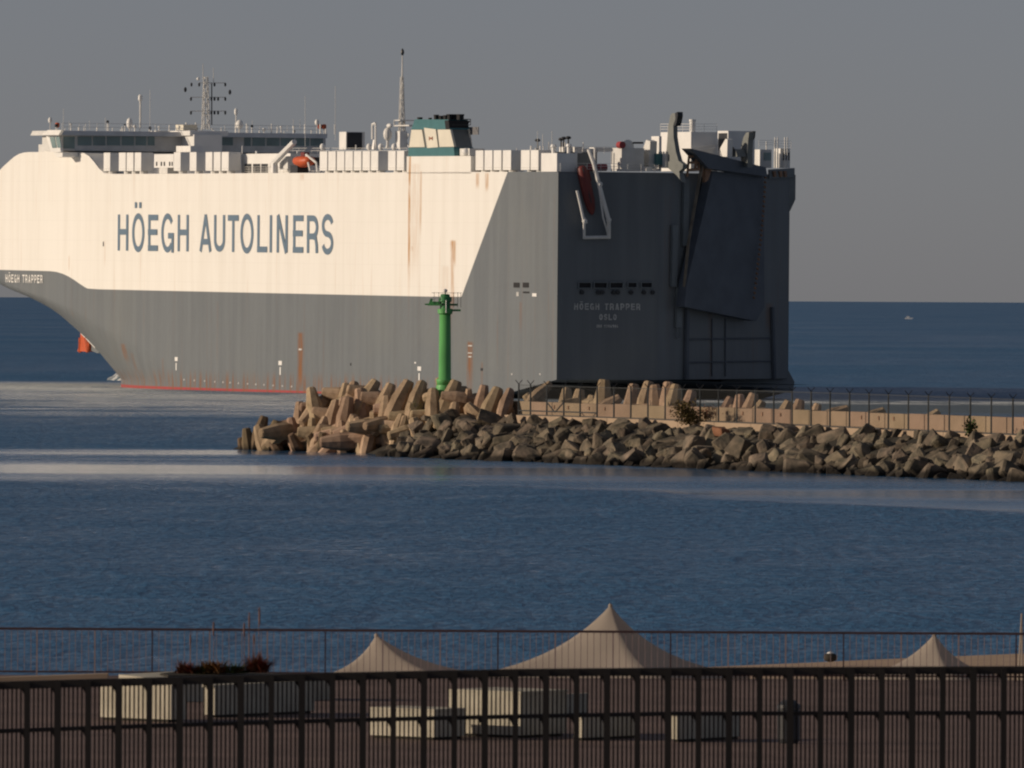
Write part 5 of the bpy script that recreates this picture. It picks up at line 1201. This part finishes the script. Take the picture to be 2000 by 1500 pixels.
# --- tents
DT = 256.0
def tent(xp, yp, left, right, label, rot=.5):
    pk = at(xp, yp, DT); zg = 1.0; ze = at(xp, 1308, DT).z - .18
    wl2, wr2 = (xp - left) / F * DT, (right - xp) / F * DT; half = (wl2 + wr2) / 2 * 1.04
    root = empty('pagoda_tent', (pk.x + (wr2 - wl2) / 2, DT, zg), label, 'tent', 'pagoda tents on the beach')
    H_ = pk.z - zg; E_ = ze - zg; off = -(wr2 - wl2) / 2
    mb = MB(); nr, na = 16, 48; hs = half / math.cos(rot) / (1 + 0) if False else half
    def sq(a):                          # square plan turned by rot
        b = a - rot; return 1.0 / max(abs(math.cos(b)), abs(math.sin(b)))
    ext = max(abs(sq(i * math.pi / 180) * math.cos(i * math.pi / 180)) for i in range(360)); k = half / ext
    for j in range(nr + 1):
        f = j / nr; prof = (1 - f) ** 2.0 * .78 + (1 - f) * .22
        for i in range(na):
            a = 2 * math.pi * i / na; rr = k * f * (1 + (sq(a) - 1) * min(1, f * 1.3)); sag = -.05 * half * math.sin(math.pi * f) * (1 - (sq(a) - 1) / .414)
            mb.v.append((rr * math.cos(a) + off * (1 - f), rr * math.sin(a), E_ + (H_ - E_) * prof + sag * .6))
    for j in range(nr):
        for i in range(na): mb.f.append((j * na + i, j * na + (i + 1) % na, (j + 1) * na + (i + 1) % na, (j + 1) * na + i))
    base = nr * na; b2 = len(mb.v)
    cn = mb.build('canopy', M['tent'], root, smooth=True)
    va_ = MB()
    for i in range(na):
        a, b = 2 * math.pi * i / na, 2 * math.pi * (i + 1) / na
        p, q_ = Vector((k * sq(a) * math.cos(a), k * sq(a) * math.sin(a), E_)), Vector((k * sq(b) * math.cos(b), k * sq(b) * math.sin(b), E_)); dn = Vector((0, 0, -.22))
        va_.add([p, q_, q_ + dn, p + dn], [(0, 1, 2, 3)])
    va_.build('valance', M['tent'], root, fix=False)
    for i in range(4):
        a = rot + math.pi / 4 + i * math.pi / 2; MB().tube((k * sq(a) * math.cos(a) * .98, k * sq(a) * math.sin(a) * .98, -.1), (k * sq(a) * math.cos(a) * .98, k * sq(a) * math.sin(a) * .98, E_ - .02), .035, n=8).build('leg', M['offwhite'], root)
    MB().lathe((off, 0, H_ - .06), [(.05, 0), (.05, .07), (.02, .1)], 8).build('finial', M['tent'], root)
    return root
tent(735, 1240, 610, 985, 'small beige pagoda tent with its peak at railing height', -.30)
tent(1192, 1182, 895, 1455, 'largest beige pagoda tent rising above the railing', -.38)
tent(1825, 1238, 1660, 1965, 'beige pagoda tent standing on the open sand', -.45)
# small dark thing and leaning poles on the sand
p = at(1622, 1287, 331); o = empty('beach_stone', p, 'small dark rounded stone with a pale top on the sand crest', 'stone')
MB().ball((0, 0, .05), .23, .2, .15).build('stone', M['core'], o, smooth=True); MB().ball((.0, 0, .17), .12, .1, .07).build('pale_cap', M['offwhite'], o, smooth=True)
p = at(1990, 1310, 262); o = empty('flag_pole', (p.x, p.y, 1.0), 'thin pale leaning pole on the sand at the end of the railing', 'pole')
k_ = 262 / F
MB().tube((-6 * k_, 0, 0), (5 * k_, 0, at(1990, 1198, 262).z - 1.0), .03, .02, 6).build('pole', M['tent'], o); MB().tube((9 * k_, .4, 0), (5 * k_, 0, at(1990, 1198, 262).z - 1.05), .025, .02, 6).build('brace', M['tent'], o)
